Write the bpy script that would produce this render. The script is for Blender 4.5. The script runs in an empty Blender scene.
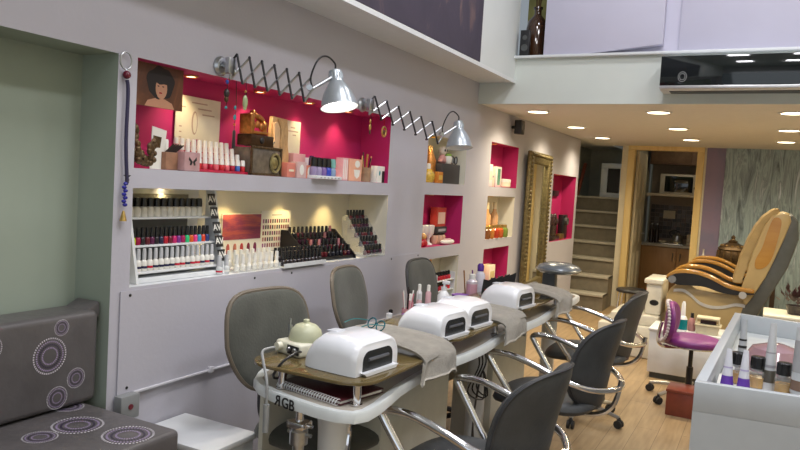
import bpy, bmesh, math, random
from mathutils import Vector, Matrix, Euler
random.seed(7)
PI = math.pi
S = bpy.context.scene
C = S.collection

# ------------------------------------------------------------------ camera, world, big lights, exposure
cam_d = bpy.data.cameras.new('camera'); cam = bpy.data.objects.new('camera', cam_d); C.objects.link(cam)
F_PX = 703.0; YAW, PITCH, ROLL = 0.481628, 0.058118, 0.060491
cam_d.sensor_width = 36.0; cam_d.lens = F_PX / 800 * 36.0; cam_d.clip_start = 0.05
fw = Vector((-math.sin(YAW)*math.cos(PITCH), math.cos(YAW)*math.cos(PITCH), -math.sin(PITCH)))
rt0 = Vector((math.cos(YAW), math.sin(YAW), 0)); up0 = rt0.cross(fw)
rt = rt0*math.cos(ROLL) + up0*math.sin(ROLL); up = -rt0*math.sin(ROLL) + up0*math.cos(ROLL)
m = Matrix((rt, up, -fw)).transposed().to_4x4(); m.translation = Vector((2.2, 0, 1.5))
cam.matrix_world = m
S.camera = cam
S.view_settings.view_transform = 'Standard'; S.view_settings.look = 'None'
S.view_settings.exposure = 0.0; S.view_settings.gamma = 1.0; S.view_settings.use_curve_mapping = False

w = bpy.data.worlds.new('world'); S.world = w; w.use_nodes = True
w.node_tree.nodes['Background'].inputs[0].default_value = (0.80, 0.90, 1.0, 1)
w.node_tree.nodes['Background'].inputs[1].default_value = 0.32

def area(name, loc, target, sx, sy, power, col):
    l = bpy.data.lights.new(name, 'AREA'); l.shape = 'RECTANGLE'; l.size = sx; l.size_y = sy
    l.energy = power; l.color = col
    o = bpy.data.objects.new(name, l); C.objects.link(o); o.location = loc
    o.rotation_euler = (Vector(target) - Vector(loc)).to_track_quat('-Z', 'Y').to_euler()
    return o
def spot(name, loc, target, power, col, angle=100, blend=0.6, size=0.03):
    l = bpy.data.lights.new(name, 'SPOT'); l.energy = power; l.color = col
    l.spot_size = math.radians(angle); l.spot_blend = blend; l.shadow_soft_size = size
    o = bpy.data.objects.new(name, l); C.objects.link(o); o.location = loc
    o.rotation_euler = (Vector(target) - Vector(loc)).to_track_quat('-Z', 'Y').to_euler()
    return o
WARM = (1.0, 0.80, 0.50)
area('shopfront_daylight', (2.4, -1.9, 1.9), (2.0, 4.0, 1.0), 3.2, 2.6, 20, (0.84, 0.91, 1.0))
for lx, ly, lp in ((1.5, 0.6, 31), (2.9, 0.6, 31), (1.5, 2.4, 33), (2.9, 2.4, 33), (1.5, 4.2, 20), (2.9, 4.2, 20)):
    area('ceiling_panel_light', (lx, ly, 4.3), (lx, ly, 0), 0.45, 0.45, lp, (0.96, 0.95, 1.0))

# ------------------------------------------------------------------ materials
MATS = {}
def mat(name, col, rough=0.5, metal=0.0, var=0.06, scale=18.0, bump=0.0, bscale=120.0, trans=0.0, alpha=1.0, coat=0.0, emit=0.0, ecol=None, sheen=0.0):
    if name in MATS: return MATS[name]
    M = bpy.data.materials.new(name); M.use_nodes = True
    nt = M.node_tree; b = nt.nodes['Principled BSDF']
    b.inputs['Roughness'].default_value = rough; b.inputs['Metallic'].default_value = metal
    b.inputs['Transmission Weight'].default_value = trans; b.inputs['Alpha'].default_value = alpha
    b.inputs['Coat Weight'].default_value = coat
    b.inputs['Sheen Weight'].default_value = sheen
    if emit:
        b.inputs['Emission Color'].default_value = (*(ecol or col), 1); b.inputs['Emission Strength'].default_value = emit
    tc = nt.nodes.new('ShaderNodeTexCoord'); n = nt.nodes.new('ShaderNodeTexNoise'); n.inputs['Scale'].default_value = scale
    n.inputs['Detail'].default_value = 4
    nt.links.new(tc.outputs['Object'], n.inputs['Vector'])
    r = nt.nodes.new('ShaderNodeValToRGB')
    r.color_ramp.elements[0].position = 0.3; r.color_ramp.elements[1].position = 0.7
    r.color_ramp.elements[0].color = (*[max(0, c*(1-var)) for c in col], 1)
    r.color_ramp.elements[1].color = (*[min(1, c*(1+var)) for c in col], 1)
    nt.links.new(n.outputs['Fac'], r.inputs['Fac']); nt.links.new(r.outputs['Color'], b.inputs['Base Color'])
    if bump:
        n2 = nt.nodes.new('ShaderNodeTexNoise'); n2.inputs['Scale'].default_value = bscale
        nt.links.new(tc.outputs['Object'], n2.inputs['Vector'])
        bp = nt.nodes.new('ShaderNodeBump'); bp.inputs['Strength'].default_value = bump; bp.inputs['Distance'].default_value = 0.01
        nt.links.new(n2.outputs['Fac'], bp.inputs['Height']); nt.links.new(bp.outputs['Normal'], b.inputs['Normal'])
    MATS[name] = M
    return M

def wood_floor():
    M = bpy.data.materials.new('laminate_floor'); M.use_nodes = True; nt = M.node_tree; b = nt.nodes['Principled BSDF']
    tc = nt.nodes.new('ShaderNodeTexCoord')
    mp = nt.nodes.new('ShaderNodeMapping'); mp.inputs['Rotation'].default_value = (0, 0, PI/2)
    nt.links.new(tc.outputs['Object'], mp.inputs['Vector'])
    br = nt.nodes.new('ShaderNodeTexBrick'); br.inputs['Scale'].default_value = 1.0
    br.inputs['Brick Width'].default_value = 1.2; br.inputs['Row Height'].default_value = 0.14
    br.inputs['Mortar Size'].default_value = 0.0015; br.inputs['Mortar'].default_value = (0.12, 0.08, 0.045, 1)
    br.inputs['Color1'].default_value = (0.40, 0.29, 0.165, 1); br.inputs['Color2'].default_value = (0.36, 0.255, 0.14, 1)
    nt.links.new(mp.outputs['Vector'], br.inputs['Vector'])
    n = nt.nodes.new('ShaderNodeTexNoise'); n.inputs['Scale'].default_value = 6; n.inputs['Detail'].default_value = 8
    mp2 = nt.nodes.new('ShaderNodeMapping'); mp2.inputs['Scale'].default_value = (6, 0.6, 1)
    nt.links.new(tc.outputs['Object'], mp2.inputs['Vector']); nt.links.new(mp2.outputs['Vector'], n.inputs['Vector'])
    mx = nt.nodes.new('ShaderNodeMix'); mx.data_type = 'RGBA'; mx.blend_type = 'MULTIPLY'; mx.inputs[0].default_value = 0.55
    nt.links.new(br.outputs['Color'], mx.inputs[6])
    r = nt.nodes.new('ShaderNodeValToRGB'); r.color_ramp.elements[0].position = 0.3; r.color_ramp.elements[1].position = 0.7
    r.color_ramp.elements[0].color = (0.55, 0.5, 0.45, 1); r.color_ramp.elements[1].color = (1.1, 1.08, 1.05, 1)
    nt.links.new(n.outputs['Fac'], r.inputs['Fac']); nt.links.new(r.outputs['Color'], mx.inputs[7])
    nt.links.new(mx.outputs[2], b.inputs['Base Color']); b.inputs['Roughness'].default_value = 0.38
    return M
def streak(name, cols, sc, rough=0.55, scale=1.0, dist=0.6):
    M = bpy.data.materials.new(name); M.use_nodes = True; nt = M.node_tree; b = nt.nodes['Principled BSDF']
    tc = nt.nodes.new('ShaderNodeTexCoord'); mp = nt.nodes.new('ShaderNodeMapping'); mp.inputs['Scale'].default_value = sc
    nt.links.new(tc.outputs['Object'], mp.inputs['Vector'])
    n = nt.nodes.new('ShaderNodeTexNoise'); n.inputs['Scale'].default_value = scale; n.inputs['Detail'].default_value = 8
    n.inputs['Roughness'].default_value = 0.65; n.inputs['Distortion'].default_value = dist
    nt.links.new(mp.outputs['Vector'], n.inputs['Vector'])
    r = nt.nodes.new('ShaderNodeValToRGB')
    while len(r.color_ramp.elements) < len(cols): r.color_ramp.elements.new(0.5)
    for i, (p, c) in enumerate(cols):
        r.color_ramp.elements[i].position = p; r.color_ramp.elements[i].color = (*c, 1)
    nt.links.new(n.outputs['Fac'], r.inputs['Fac']); nt.links.new(r.outputs['Color'], b.inputs['Base Color'])
    b.inputs['Roughness'].default_value = rough
    MATS[name] = M
    return M

WALL = mat('wall_paint', (0.485, 0.475, 0.53), 0.75, var=0.02, scale=3, bump=0.05, bscale=60)
UPPER = mat('upper_paint', (0.66, 0.70, 0.70), 0.75, var=0.02, scale=3)
LOFTP = mat('loft_paint', (0.62, 0.66, 0.62), 0.75, var=0.03, scale=3)
SAGE = mat('sage_paint', (0.31, 0.36, 0.295), 0.75, var=0.05, scale=2)
PINK = mat('magenta_paint', (0.49, 0.016, 0.135), 0.6, var=0.04, scale=3)
CREAM = mat('cream_paint', (0.74, 0.70, 0.58), 0.7, var=0.03, scale=3)
WHITE = mat('white_lacquer', (0.72, 0.745, 0.76), 0.35, var=0.02)
WHITEP = mat('white_plastic', (0.84, 0.86, 0.90), 0.25, var=0.01, coat=0.4)
IVORY = mat('ivory_plastic', (0.74, 0.72, 0.58), 0.4, var=0.03)
CHROME = mat('chrome', (0.78, 0.78, 0.80), 0.12, 1.0, var=0.02)
STEEL = mat('brushed_steel', (0.50, 0.52, 0.54), 0.3, 1.0, var=0.08, scale=60)
ALU = mat('grey_enamel', (0.42, 0.46, 0.49), 0.3, 0.6, var=0.03)
BLACK = mat('black_plastic', (0.012, 0.012, 0.014), 0.35, var=0.1)
GLOSSB = mat('glossy_black', (0.006, 0.009, 0.009), 0.06, var=0.1, coat=0.5)
RUBBER = mat('rubber_black', (0.02, 0.02, 0.02), 0.7, var=0.1)
GREYV = mat('grey_vinyl', (0.054, 0.058, 0.061), 0.48, var=0.18, scale=9, bump=0.12, bscale=90)
GREYS = mat('olive_grey_suede', (0.058, 0.061, 0.050), 0.75, var=0.22, scale=8, bump=0.12, bscale=90, sheen=0.2)
PIPING = mat('piping_dark', (0.035, 0.036, 0.04), 0.5)
BEIGEP = mat('beige_trim', (0.14, 0.115, 0.085), 0.5)
GLASS = mat('clear_glass', (0.95, 0.97, 0.97), 0.03, trans=1.0, var=0.0)
ACRYL = mat('clear_acrylic', (0.85, 0.88, 0.88), 0.05, alpha=0.15, var=0.0)
BRONZEG = mat('bronze_glass', (0.17, 0.125, 0.05), 0.08, alpha=0.88, var=0.1, coat=0.5)
TOWEL = mat('taupe_towel', (0.32, 0.295, 0.25), 0.95, var=0.12, scale=30, bump=0.8, bscale=260, sheen=0.3)
TABLE = mat('table_top_laminate', (0.50, 0.46, 0.40), 0.25, var=0.06, scale=4)
RIM = mat('frosted_rim', (0.70, 0.74, 0.74), 0.3, var=0.05, scale=10)
PANELG = mat('pale_panel', (0.58, 0.58, 0.51), 0.5, var=0.04)
PINE = streak('pine', [(0.3, (0.70, 0.50, 0.19)), (0.55, (0.78, 0.60, 0.27)), (0.75, (0.64, 0.44, 0.16))], (14, 14, 0.8), 0.45)
OAK = streak('orange_oak', [(0.3, (0.36, 0.19, 0.07)), (0.6, (0.44, 0.25, 0.10)), (0.8, (0.32, 0.16, 0.06))], (10, 10, 1), 0.45)
HONEY = streak('honey_wood', [(0.3, (0.30, 0.145, 0.025)), (0.6, (0.38, 0.20, 0.045)), (0.8, (0.24, 0.105, 0.018))], (2, 10, 10), 0.15)
REDWD = streak('red_wood', [(0.3, (0.16, 0.035, 0.02)), (0.6, (0.22, 0.05, 0.028)), (0.8, (0.12, 0.025, 0.015))], (10, 2, 10), 0.3)
CARVED = mat('carved_wood', (0.58, 0.36, 0.16), 0.5, var=0.15, scale=30)
TAN = mat('tan_leather', (0.36, 0.26, 0.12), 0.42, var=0.14, scale=9, bump=0.6, bscale=22)
TANP = mat('tan_shell', (0.38, 0.285, 0.14), 0.35, var=0.04)
SHELLG = mat('charcoal_shell', (0.07, 0.075, 0.075), 0.4, var=0.1)
SILVER = mat('silver_trim', (0.55, 0.55, 0.55), 0.3, 0.6)
PURPLE = mat('purple_vinyl', (0.20, 0.03, 0.19), 0.4, var=0.12, bump=0.1)
GOLD = mat('gold_metal', (0.62, 0.42, 0.14), 0.3, 1.0, var=0.15, scale=60)
BRONZE = mat('old_bronze', (0.13, 0.085, 0.045), 0.4, 0.8, var=0.35, scale=50, bump=0.4, bscale=80)
COPPER = mat('copper_metal', (0.55, 0.24, 0.07), 0.35, 0.9, var=0.3, scale=50)
ANTGOLD = mat('antique_gold_frame', (0.17, 0.135, 0.06), 0.42, 0.6, var=0.45, scale=60, bump=0.7, bscale=70)
CONCRETE = mat('stair_carpet', (0.20, 0.175, 0.13), 0.85, var=0.12, scale=12)
NOSING = mat('stair_nosing', (0.42, 0.39, 0.32), 0.6)
LAV = mat('lavender_board', (0.56, 0.55, 0.68), 0.55, var=0.02, scale=3)
YELLOWB = mat('yellow_ochre_wall', (0.40, 0.36, 0.12), 0.8, var=0.2, scale=8)
PAPER = mat('paper_white', (0.78, 0.76, 0.70), 0.6, var=0.02)
CREAMP = mat('paper_cream', (0.78, 0.70, 0.52), 0.6, var=0.04)
INK = mat('ink_black', (0.015, 0.015, 0.015), 0.5)
GREYPRINT = mat('print_grey', (0.35, 0.34, 0.36), 0.6)
MAROON = mat('maroon_cover', (0.07, 0.010, 0.016), 0.45, var=0.15)
VINYLP = mat('patterned_vinyl', (0.100, 0.092, 0.092), 0.38, var=0.16, scale=7, bump=0.1, bscale=40)
LILAC = mat('lilac_print', (0.42, 0.33, 0.52), 0.45)
DKPUR = mat('deep_purple_print', (0.035, 0.02, 0.07), 0.45)
PALE = mat('pale_print', (0.66, 0.63, 0.68), 0.45)
def colour(name, c, rough=0.25, **k): return mat('tint_' + name, c, rough, **k)
EMITW = mat('lamp_glow', (1.0, 0.97, 0.92), 0.5, emit=7.0, ecol=(1.0, 0.96, 0.90))
EMITY = mat('downlight_glow', (1.0, 0.85, 0.6), 0.5, emit=9.0, ecol=(1.0, 0.84, 0.56))
EMITS = mat('spot_glow', (1.0, 0.85, 0.6), 0.5, emit=6.0, ecol=(1.0, 0.80, 0.50))

# ------------------------------------------------------------------ mesh helpers
def I4(): return Matrix.Identity(4)
class B:
    """collects shapes into one mesh; mi = material slot"""
    def __init__(s): s.bm = bmesh.new(); s.mi = 0
    def _tag(s, faces):
        for f in faces: f.material_index = s.mi
    def add(s, verts, faces, M=None):
        vs = [s.bm.verts.new(M @ Vector(v) if M else Vector(v)) for v in verts]
        out = []
        for f in faces:
            try: out.append(s.bm.faces.new([vs[i] for i in f]))
            except ValueError: pass
        s._tag(out); return s
    def box(s, lo, hi, r=0.0, M=None, seg=2):
        t = bmesh.new(); bmesh.ops.create_cube(t, size=1)
        lo = Vector(lo); hi = Vector(hi)
        for v in t.verts: v.co = Vector(((lo[i]+hi[i])/2 + v.co[i]*(hi[i]-lo[i]) for i in range(3)))
        if r > 0:
            r = min(r, 0.49*min(hi[i]-lo[i] for i in range(3)))
            bmesh.ops.bevel(t, geom=t.edges[:], offset=r, segments=seg, affect='EDGES', profile=0.5)
        return s.merge(t, M)
    def merge(s, t, M=None):
        mp = {}
        for v in t.verts: mp[v] = s.bm.verts.new(M @ v.co if M else v.co)
        fs = []
        for f in t.faces:
            try: fs.append(s.bm.faces.new([mp[v] for v in f.verts]))
            except ValueError: pass
        s._tag(fs); t.free(); return s
    def lathe(s, prof, loc=(0, 0, 0), n=16, M=None, cap=True):
        T = Matrix.Translation(loc)
        if M: T = M @ T
        rings = [[T @ Vector((r*math.cos(2*PI*i/n), r*math.sin(2*PI*i/n), z)) for i in range(n)] for r, z in prof]
        return s.rings(rings, True, cap)
    def rings(s, rings, closed=True, cap=True):
        V = [[s.bm.verts.new(p) for p in r] for r in rings]
        fs = []; n = len(V[0])
        for a, b in zip(V, V[1:]):
            for i in range(n if closed else n-1):
                j = (i+1) % n
                fs.append(s.bm.faces.new((a[i], a[j], b[j], b[i])))
        if cap and closed:
            fs.append(s.bm.faces.new(V[0][::-1])); fs.append(s.bm.faces.new(V[-1]))
        s._tag(fs); return s
    def cyl(s, a, b, r, r2=None, n=12):
        a = Vector(a); b = Vector(b); q = (b-a).to_track_quat('Z', 'Y').to_matrix().to_4x4(); q.translation = a
        return s.lathe([(r, 0), (r if r2 is None else r2, (b-a).length)], n=n, M=q)
    def tube(s, pts, r, n=8, smooth=0, closed=False):
        pts = [Vector(p) for p in pts]
        if smooth: pts = catmull(pts, smooth, closed)
        N = len(pts); rings = []; up = None
        for i, p in enumerate(pts):
            if closed: t = pts[(i+1) % N] - pts[i-1]
            else: t = pts[min(i+1, N-1)] - pts[max(i-1, 0)]
            t.normalize()
            if up is None:
                up = Vector((0, 0, 1)) if abs(t.z) < 0.9 else Vector((1, 0, 0))
            up = (up - t*up.dot(t)).normalized(); sd = t.cross(up)
            rr = r[i*len(r)//N] if isinstance(r, (list, tuple)) else r
            rings.append([p + (up*math.cos(2*PI*k/n) + sd*math.sin(2*PI*k/n))*rr for k in range(n)])
        if closed:
            rings.append(rings[0]); return s.rings(rings, True, False)
        return s.rings(rings)
    def ball(s, c, r, sc=(1, 1, 1), u=14, v=9):
        prof = [(math.sin(PI*i/v)*1.0, -math.cos(PI*i/v)) for i in range(v+1)]
        prof[0] = (1e-4, -1); prof[-1] = (1e-4, 1)
        M = Matrix.Translation(c) @ Matrix.Diagonal((r*sc[0], r*sc[1], r*sc[2], 1))
        return s.lathe(prof, n=u, M=M)
    def prism(s, pts, a, b, axis='z', bev=0.0, M=None):
        def P3(p, h): return {'z': (p[0], p[1], h), 'y': (p[0], h, p[1]), 'x': (h, p[0], p[1])}[axis]
        t = bmesh.new(); v = [t.verts.new(P3(p, a)) for p in pts]
        f = t.faces.new(v)
        e = bmesh.ops.extrude_face_region(t, geom=[f]); nv = [g for g in e['geom'] if isinstance(g, bmesh.types.BMVert)]
        d = Vector(P3((0, 0), b)) - Vector(P3((0, 0), a))
        for x in nv: x.co += d
        bmesh.ops.recalc_face_normals(t, faces=t.faces[:])
        if bev:
            ed = [x for x in t.edges if len(x.link_faces) == 2 and x.calc_face_angle(0) > 0.9]
            bmesh.ops.bevel(t, geom=ed, offset=bev, segments=2, affect='EDGES', profile=0.5)
        return s.merge(t, M)
    def pad(s, sx, sy, T, n=4.0, M=None, shape=None, rings=7, seg=40, edge=4.0):
        """cushion in local xy (superellipse outline), thickness T along z, bent by shape(x,y)->(x,y,dz)"""
        def pt(a, r):
            c, q = math.cos(a), math.sin(a); k = (abs(c)**n + abs(q)**n)**(-1/n)
            return c*k*r*sx, q*k*r*sy
        def put(x, y, z):
            if shape: x, y, dz = shape(x, y); z += dz
            p = Vector((x, y, z)); return M @ p if M else p
        rs = [math.sin(PI/2*(i+1)/rings) for i in range(rings)]
        R = []
        for side in (1, -1):
            seq = rs if side == 1 else rs[-2::-1]
            for r in seq:
                h = T/2*(max(0, 1-r**edge))**(1/edge*1.6)*side
                R.append([put(*pt(2*PI*i/seg, r), h) for i in range(seg)])
        return s.rings(R)
    def grid(s, fn, nu, nv, thick=0.0):
        P = [[Vector(fn(i/nu, j/nv)) for j in range(nv+1)] for i in range(nu+1)]
        if not thick:
            vs = [[s.bm.verts.new(p) for p in r] for r in P]; fs = []
            for i in range(nu):
                for j in range(nv): fs.append(s.bm.faces.new((vs[i][j], vs[i+1][j], vs[i+1][j+1], vs[i][j+1])))
            s._tag(fs); return s
        N = [[None]*(nv+1) for _ in range(nu+1)]
        for i in range(nu+1):
            for j in range(nv+1):
                a = P[min(i+1, nu)][j]-P[max(i-1, 0)][j]; b = P[i][min(j+1, nv)]-P[i][max(j-1, 0)]
                N[i][j] = a.cross(b).normalized()
        R = []
        for i in range(nu+1):
            up_ = [P[i][j] + N[i][j]*thick/2 for j in range(nv+1)]; dn = [P[i][j]-N[i][j]*thick/2 for j in range(nv, -1, -1)]
            R.append(up_+dn)
        return s.rings(R)
    def obj(s, name, mats, parent=None, ang=40, loc=None):
        me = bpy.data.meshes.new(name)
        bmesh.ops.recalc_face_normals(s.bm, faces=s.bm.faces[:])
        s.bm.to_mesh(me); s.bm.free()
        for p in me.polygons: p.use_smooth = True
        try: me.set_sharp_from_angle(angle=math.radians(ang))
        except Exception: pass
        for mm in (mats if isinstance(mats, (list, tuple)) else [mats]): me.materials.append(mm)
        o = bpy.data.objects.new(name, me); C.objects.link(o)
        if parent: o.parent = parent
        if loc: o.location = loc
        return o
def catmull(P, k, closed=False):
    out = []; N = len(P)
    for i in range(N if closed else N-1):
        if closed: p0, p1, p2, p3 = P[i-1], P[i], P[(i+1) % N], P[(i+2) % N]
        else: p0, p1, p2, p3 = P[max(i-1, 0)], P[i], P[i+1], P[min(i+2, N-1)]
        for j in range(k):
            t = j/k
            out.append(0.5*((2*p1)+(p2-p0)*t+(2*p0-5*p1+4*p2-p3)*t*t+(3*p1-p0-3*p2+p3)*t**3))
    if not closed: out.append(P[-1].copy())
    return out
def tag(o, label, cat, group=None):
    o['label'] = label; o['category'] = cat
    if group: o['group'] = group
    return o
def thing(name, label, cat, loc=(0, 0, 0), rz=0.0, group=None):
    o = bpy.data.objects.new(name, None); C.objects.link(o); o.empty_display_size = 0.05
    o.location = loc; o.rotation_euler = (0, 0, rz)
    return tag(o, label, cat, group)
def struct(name, b, mats, ang=40):
    o = b.obj(name, mats, None, ang); o['kind'] = 'structure'; return o
def dup(root, loc, rz, label, group=None):
    r = root.copy(); C.objects.link(r); r.location = loc
    if rz is not None: r.rotation_euler = (0, 0, rz)
    r['label'] = label
    if group: r['group'] = group
    for ch in list(root.children):
        c = ch.copy(); C.objects.link(c); c.parent = r
        for g in list(ch.children):
            d = g.copy(); C.objects.link(d); d.parent = c
    return r
def lettering(name, txt, size, M, m_, parent, depth=0.0008, mirror_first=False):
    cu = bpy.data.curves.new(name, 'FONT'); cu.body = txt; cu.size = size; cu.extrude = depth; cu.align_x = 'CENTER'; cu.align_y = 'CENTER'; cu.offset = size*0.018
    o = bpy.data.objects.new(name, cu); C.objects.link(o)
    dg = bpy.context.evaluated_depsgraph_get(); dg.update()
    me = bpy.data.meshes.new_from_object(o.evaluated_get(dg)); bpy.data.objects.remove(o)
    me.transform(M); me.materials.clear(); me.materials.append(m_); me.name = name
    r = bpy.data.objects.new(name, me); C.objects.link(r)
    if parent: r.parent = parent
    return r
ORD = ['first', 'second', 'third', 'fourth', 'fifth', 'sixth', 'seventh', 'eighth', 'ninth', 'tenth', 'eleventh', 'twelfth', 'thirteenth',
       'fourteenth', 'fifteenth', 'sixteenth', 'seventeenth', 'eighteenth', 'nineteenth', 'twentieth']
def nth(i, n):
    if i == 0: return 'leftmost'
    if i == n-1: return 'rightmost'
    return ORD[i] + ' from the left'
# wall-facing basis: local x -> +y (image right), local y -> +z, local z -> +x (out of the left wall)
FACE = Matrix(((0, 0, 1, 0), (1, 0, 0, 0), (0, 1, 0, 0), (0, 0, 0, 1)))
def face(x, y, z): return Matrix.Translation((x, y, z)) @ FACE

# ================================================================== THE SETTING
def wall_holes(name, y0, y1, z0, z1, x, holes, m_, thick=0.0):
    ys = sorted({y0, y1, *[h[0] for h in holes], *[h[1] for h in holes]}); zs = sorted({z0, z1, *[h[2] for h in holes], *[h[3] for h in holes]})
    b = B()
    for a, c in zip(ys, ys[1:]):
        for d, e in zip(zs, zs[1:]):
            my, mz = (a+c)/2, (d+e)/2
            if any(h[0] < my < h[1] and h[2] < mz < h[3] for h in holes): continue
            b.add([(x, a, d), (x, c, d), (x, c, e), (x, a, e)], [(0, 1, 2, 3)])
    bmesh.ops.remove_doubles(b.bm, verts=b.bm.verts[:], dist=1e-5)
    return struct(name, b, m_)
H = {'alc': (-1.6, 1.855, 0.0, 1.924, 0.20, SAGE), 'pink': (1.945, 4.0, 1.50, 1.926, 0.22, PINK), 'low': (1.945, 4.02, 1.03, 1.422, 0.30, CREAM),
     'n1': (4.57, 5.29, 1.524, 1.87, 0.16, CREAM), 'n2': (4.56, 5.28, 1.048, 1.436, 0.16, PINK), 'n3': (4.55, 5.27, 0.62, 0.956, 0.16, CREAM),
     'c1': (5.85, 6.60, 1.526, 1.92, 0.16, PINK), 'c2': (5.84, 6.58, 1.056, 1.442, 0.16, CREAM), 'c3': (5.83, 6.5, 0.60, 0.97, 0.16, PINK),
     'd': (7.90, 8.95, 0.94, 1.722, 0.17, PINK)}
wall_holes('wall_left', -2.4, 9.02, 0, 2.372, 0, [h[:4] for h in H.values()], WALL)
for k, (a, c, d, e, dp, mm) in H.items():
    b = B(); x = -dp
    V = [(0, a, d), (0, c, d), (0, c, e), (0, a, e), (x, a, d), (x, c, d), (x, c, e), (x, a, e)]
    b.add(V, [(4, 5, 6, 7), (0, 4, 7, 3), (1, 2, 6, 5), (3, 7, 6, 2)])
    b.mi = 1; b.add(V, [(0, 1, 5, 4)])
    struct('trim_%d' % (len([o for o in C.objects if o.name.startswith('trim_')])+1), b, [mm, WHITE if k in ('pink', 'low') else mm])
b = B(); b.box((-0.55, 9.02, 0), (-0.001, 9.06, 2.372)); struct('wall_end', b, WALL)
b = B(); b.box((-5e-3, -2.4, 2.372), (0.305, 5.5, 2.385)); b.box((0.293, -2.4, 2.362), (0.312, 5.5, 2.39)); struct('trim_20', b, WHITE)
b = B(); b.box((0.20, -2.4, 2.385), (0.30, 5.5, 4.4)); struct('wall_upper', b, UPPER)
b = B(); b.box((0.003, 1.90, 0.605), (0.007, 4.56, 1.018)); struct('trim_21', b, WALL)     # sheet screwed on the wall
b = B()
for y, z in ((1.945, 1.0), (1.945, 0.63), (3.0, 1.0), (4.1, 1.0), (4.5, 1.0), (2.7, 1.0)): b.lathe([(0.006, 0), (0.006, 0.002), (0.002, 0.003)], M=Matrix.Translation((0.007, y, z)) @ Matrix.Rotation(PI/2, 4, 'Y'), n=10)
struct('trim_22', b, INK)
b = B(); b.box((-1.2, -2.4, -0.05), (4.2, 14, 0)); struct('floor', b, wood_floor())
b = B(); b.box((-0.3, -2.4, 4.4), (4.2, 7.2, 4.45)); struct('ceiling', b, UPPER)
b = B(); b.box((0.0, 5.5, 2.205), (4.2, 9.98, 2.30)); b.box((-0.6, 9.02, 2.28), (0.0, 12.2, 2.33)); struct('ceiling_loft', b, mat('loft_ceiling_paint', (0.70, 0.68, 0.63), 0.8, var=0.02))
b = B(); b.box((4.2, -2.4, 0), (4.25, 14, 4.4)); struct('wall_right', b, mat('right_wall_cream', (0.66, 0.62, 0.46), 0.75, var=0.03))
b = B(); b.box((-0.3, -2.45, 2.9), (4.2, -2.4, 4.4)); b.box((-0.3, -2.45, 0), (0.3, -2.4, 2.9)); b.box((4.0, -2.45, 0), (4.2, -2.4, 2.9)); struct('wall_front', b, WALL)
# loft front, sill, room above
b = B(); b.box((0.0, 5.47, 2.20), (4.2, 5.5, 2.565)); struct('wall_loft', b, LOFTP)
b = B(); b.box((0.29, 5.43, 2.557), (4.2, 5.74, 2.578), 0.004); struct('trim_23', b, WHITE)
b = B(); b.box((0.0, 6.6, 2.3), (4.2, 6.65, 4.4)); struct('wall_loft_back', b, YELLOWB)
b = B(); b.box((0.80, 5.515, 2.578), (4.2, 5.56, 4.4)); struct('wall_loft_boards', b, LAV)
# back wall
PLUM = None
b = B()
b.box((0.37, 9.90, 0), (0.455, 9.98, 2.30)); struct('wall_post', b, mat('cream_post', (0.72, 0.66, 0.50), 0.6, var=0.03))
b = B(); b.box((0.455, 9.92, 2.20), (1.43, 9.98, 2.30)); b.box((1.40, 9.90, 0), (1.43, 9.98, 2.3)); struct('wall_back', b, CREAM)
b = B(); b.box((1.43, 9.90, 0), (1.655, 9.98, 2.3)); struct('wall_back_plum', b, streak('plum_plaster', [(0.25, (0.20, 0.155, 0.25)), (0.5, (0.25, 0.195, 0.30)), (0.75, (0.17, 0.18, 0.29))], (3, 3, 1.2), 0.5))
MURAL = streak('silk_mural', [(0.32, (0.085, 0.115, 0.13)), (0.42, (0.22, 0.29, 0.32)), (0.50, (0.36, 0.47, 0.50)), (0.57, (0.21, 0.27, 0.30)), (0.68, (0.64, 0.74, 0.82))], (7.5, 3, 0.9), 0.4, 1.5, 1.0)
b = B(); b.box((1.655, 9.88, 0), (4.2, 9.98, 2.3)); struct('wall_mural', b, MURAL)
# door frame + open leaf
d1 = bpy.data.objects.new('door_1', None); C.objects.link(d1); d1.location = (0.455, 9.88, 0); d1['kind'] = 'structure'
b = B(); b.box((0, -0.03, 0), (0.085, 0.12, 2.235), 0.004); b.box((0.865, -0.03, 0), (0.95, 0.12, 2.235), 0.004); b.box((0, -0.035, 2.15), (0.95, 0.12, 2.235), 0.004)
b.obj('door_frame', PINE, d1)
b = B(); b.box((0.09, 0.12, 0.02), (0.125, 0.86, 2.14), 0.003)
for z0, z1 in ((0.15, 0.75), (0.85, 1.35), (1.45, 2.0)):
    for y0, y1 in ((0.20, 0.46), (0.52, 0.78)):
        b.box((0.124, y0, z0), (0.131, y1, z1), 0.004); b.box((0.130, y0+0.04, z0+0.04), (0.137, y1-0.04, z1-0.04), 0.003)
leaf = b.obj('door_leaf', mat('cream_door', (0.52, 0.47, 0.34), 0.5), d1)
b = B(); b.cyl((0.125, 0.79, 1.0), (0.165, 0.79, 1.0), 0.01); b.cyl((0.165, 0.80, 1.0), (0.165, 0.70, 1.0), 0.008); b.obj('door_handle', STEEL, leaf)
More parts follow.
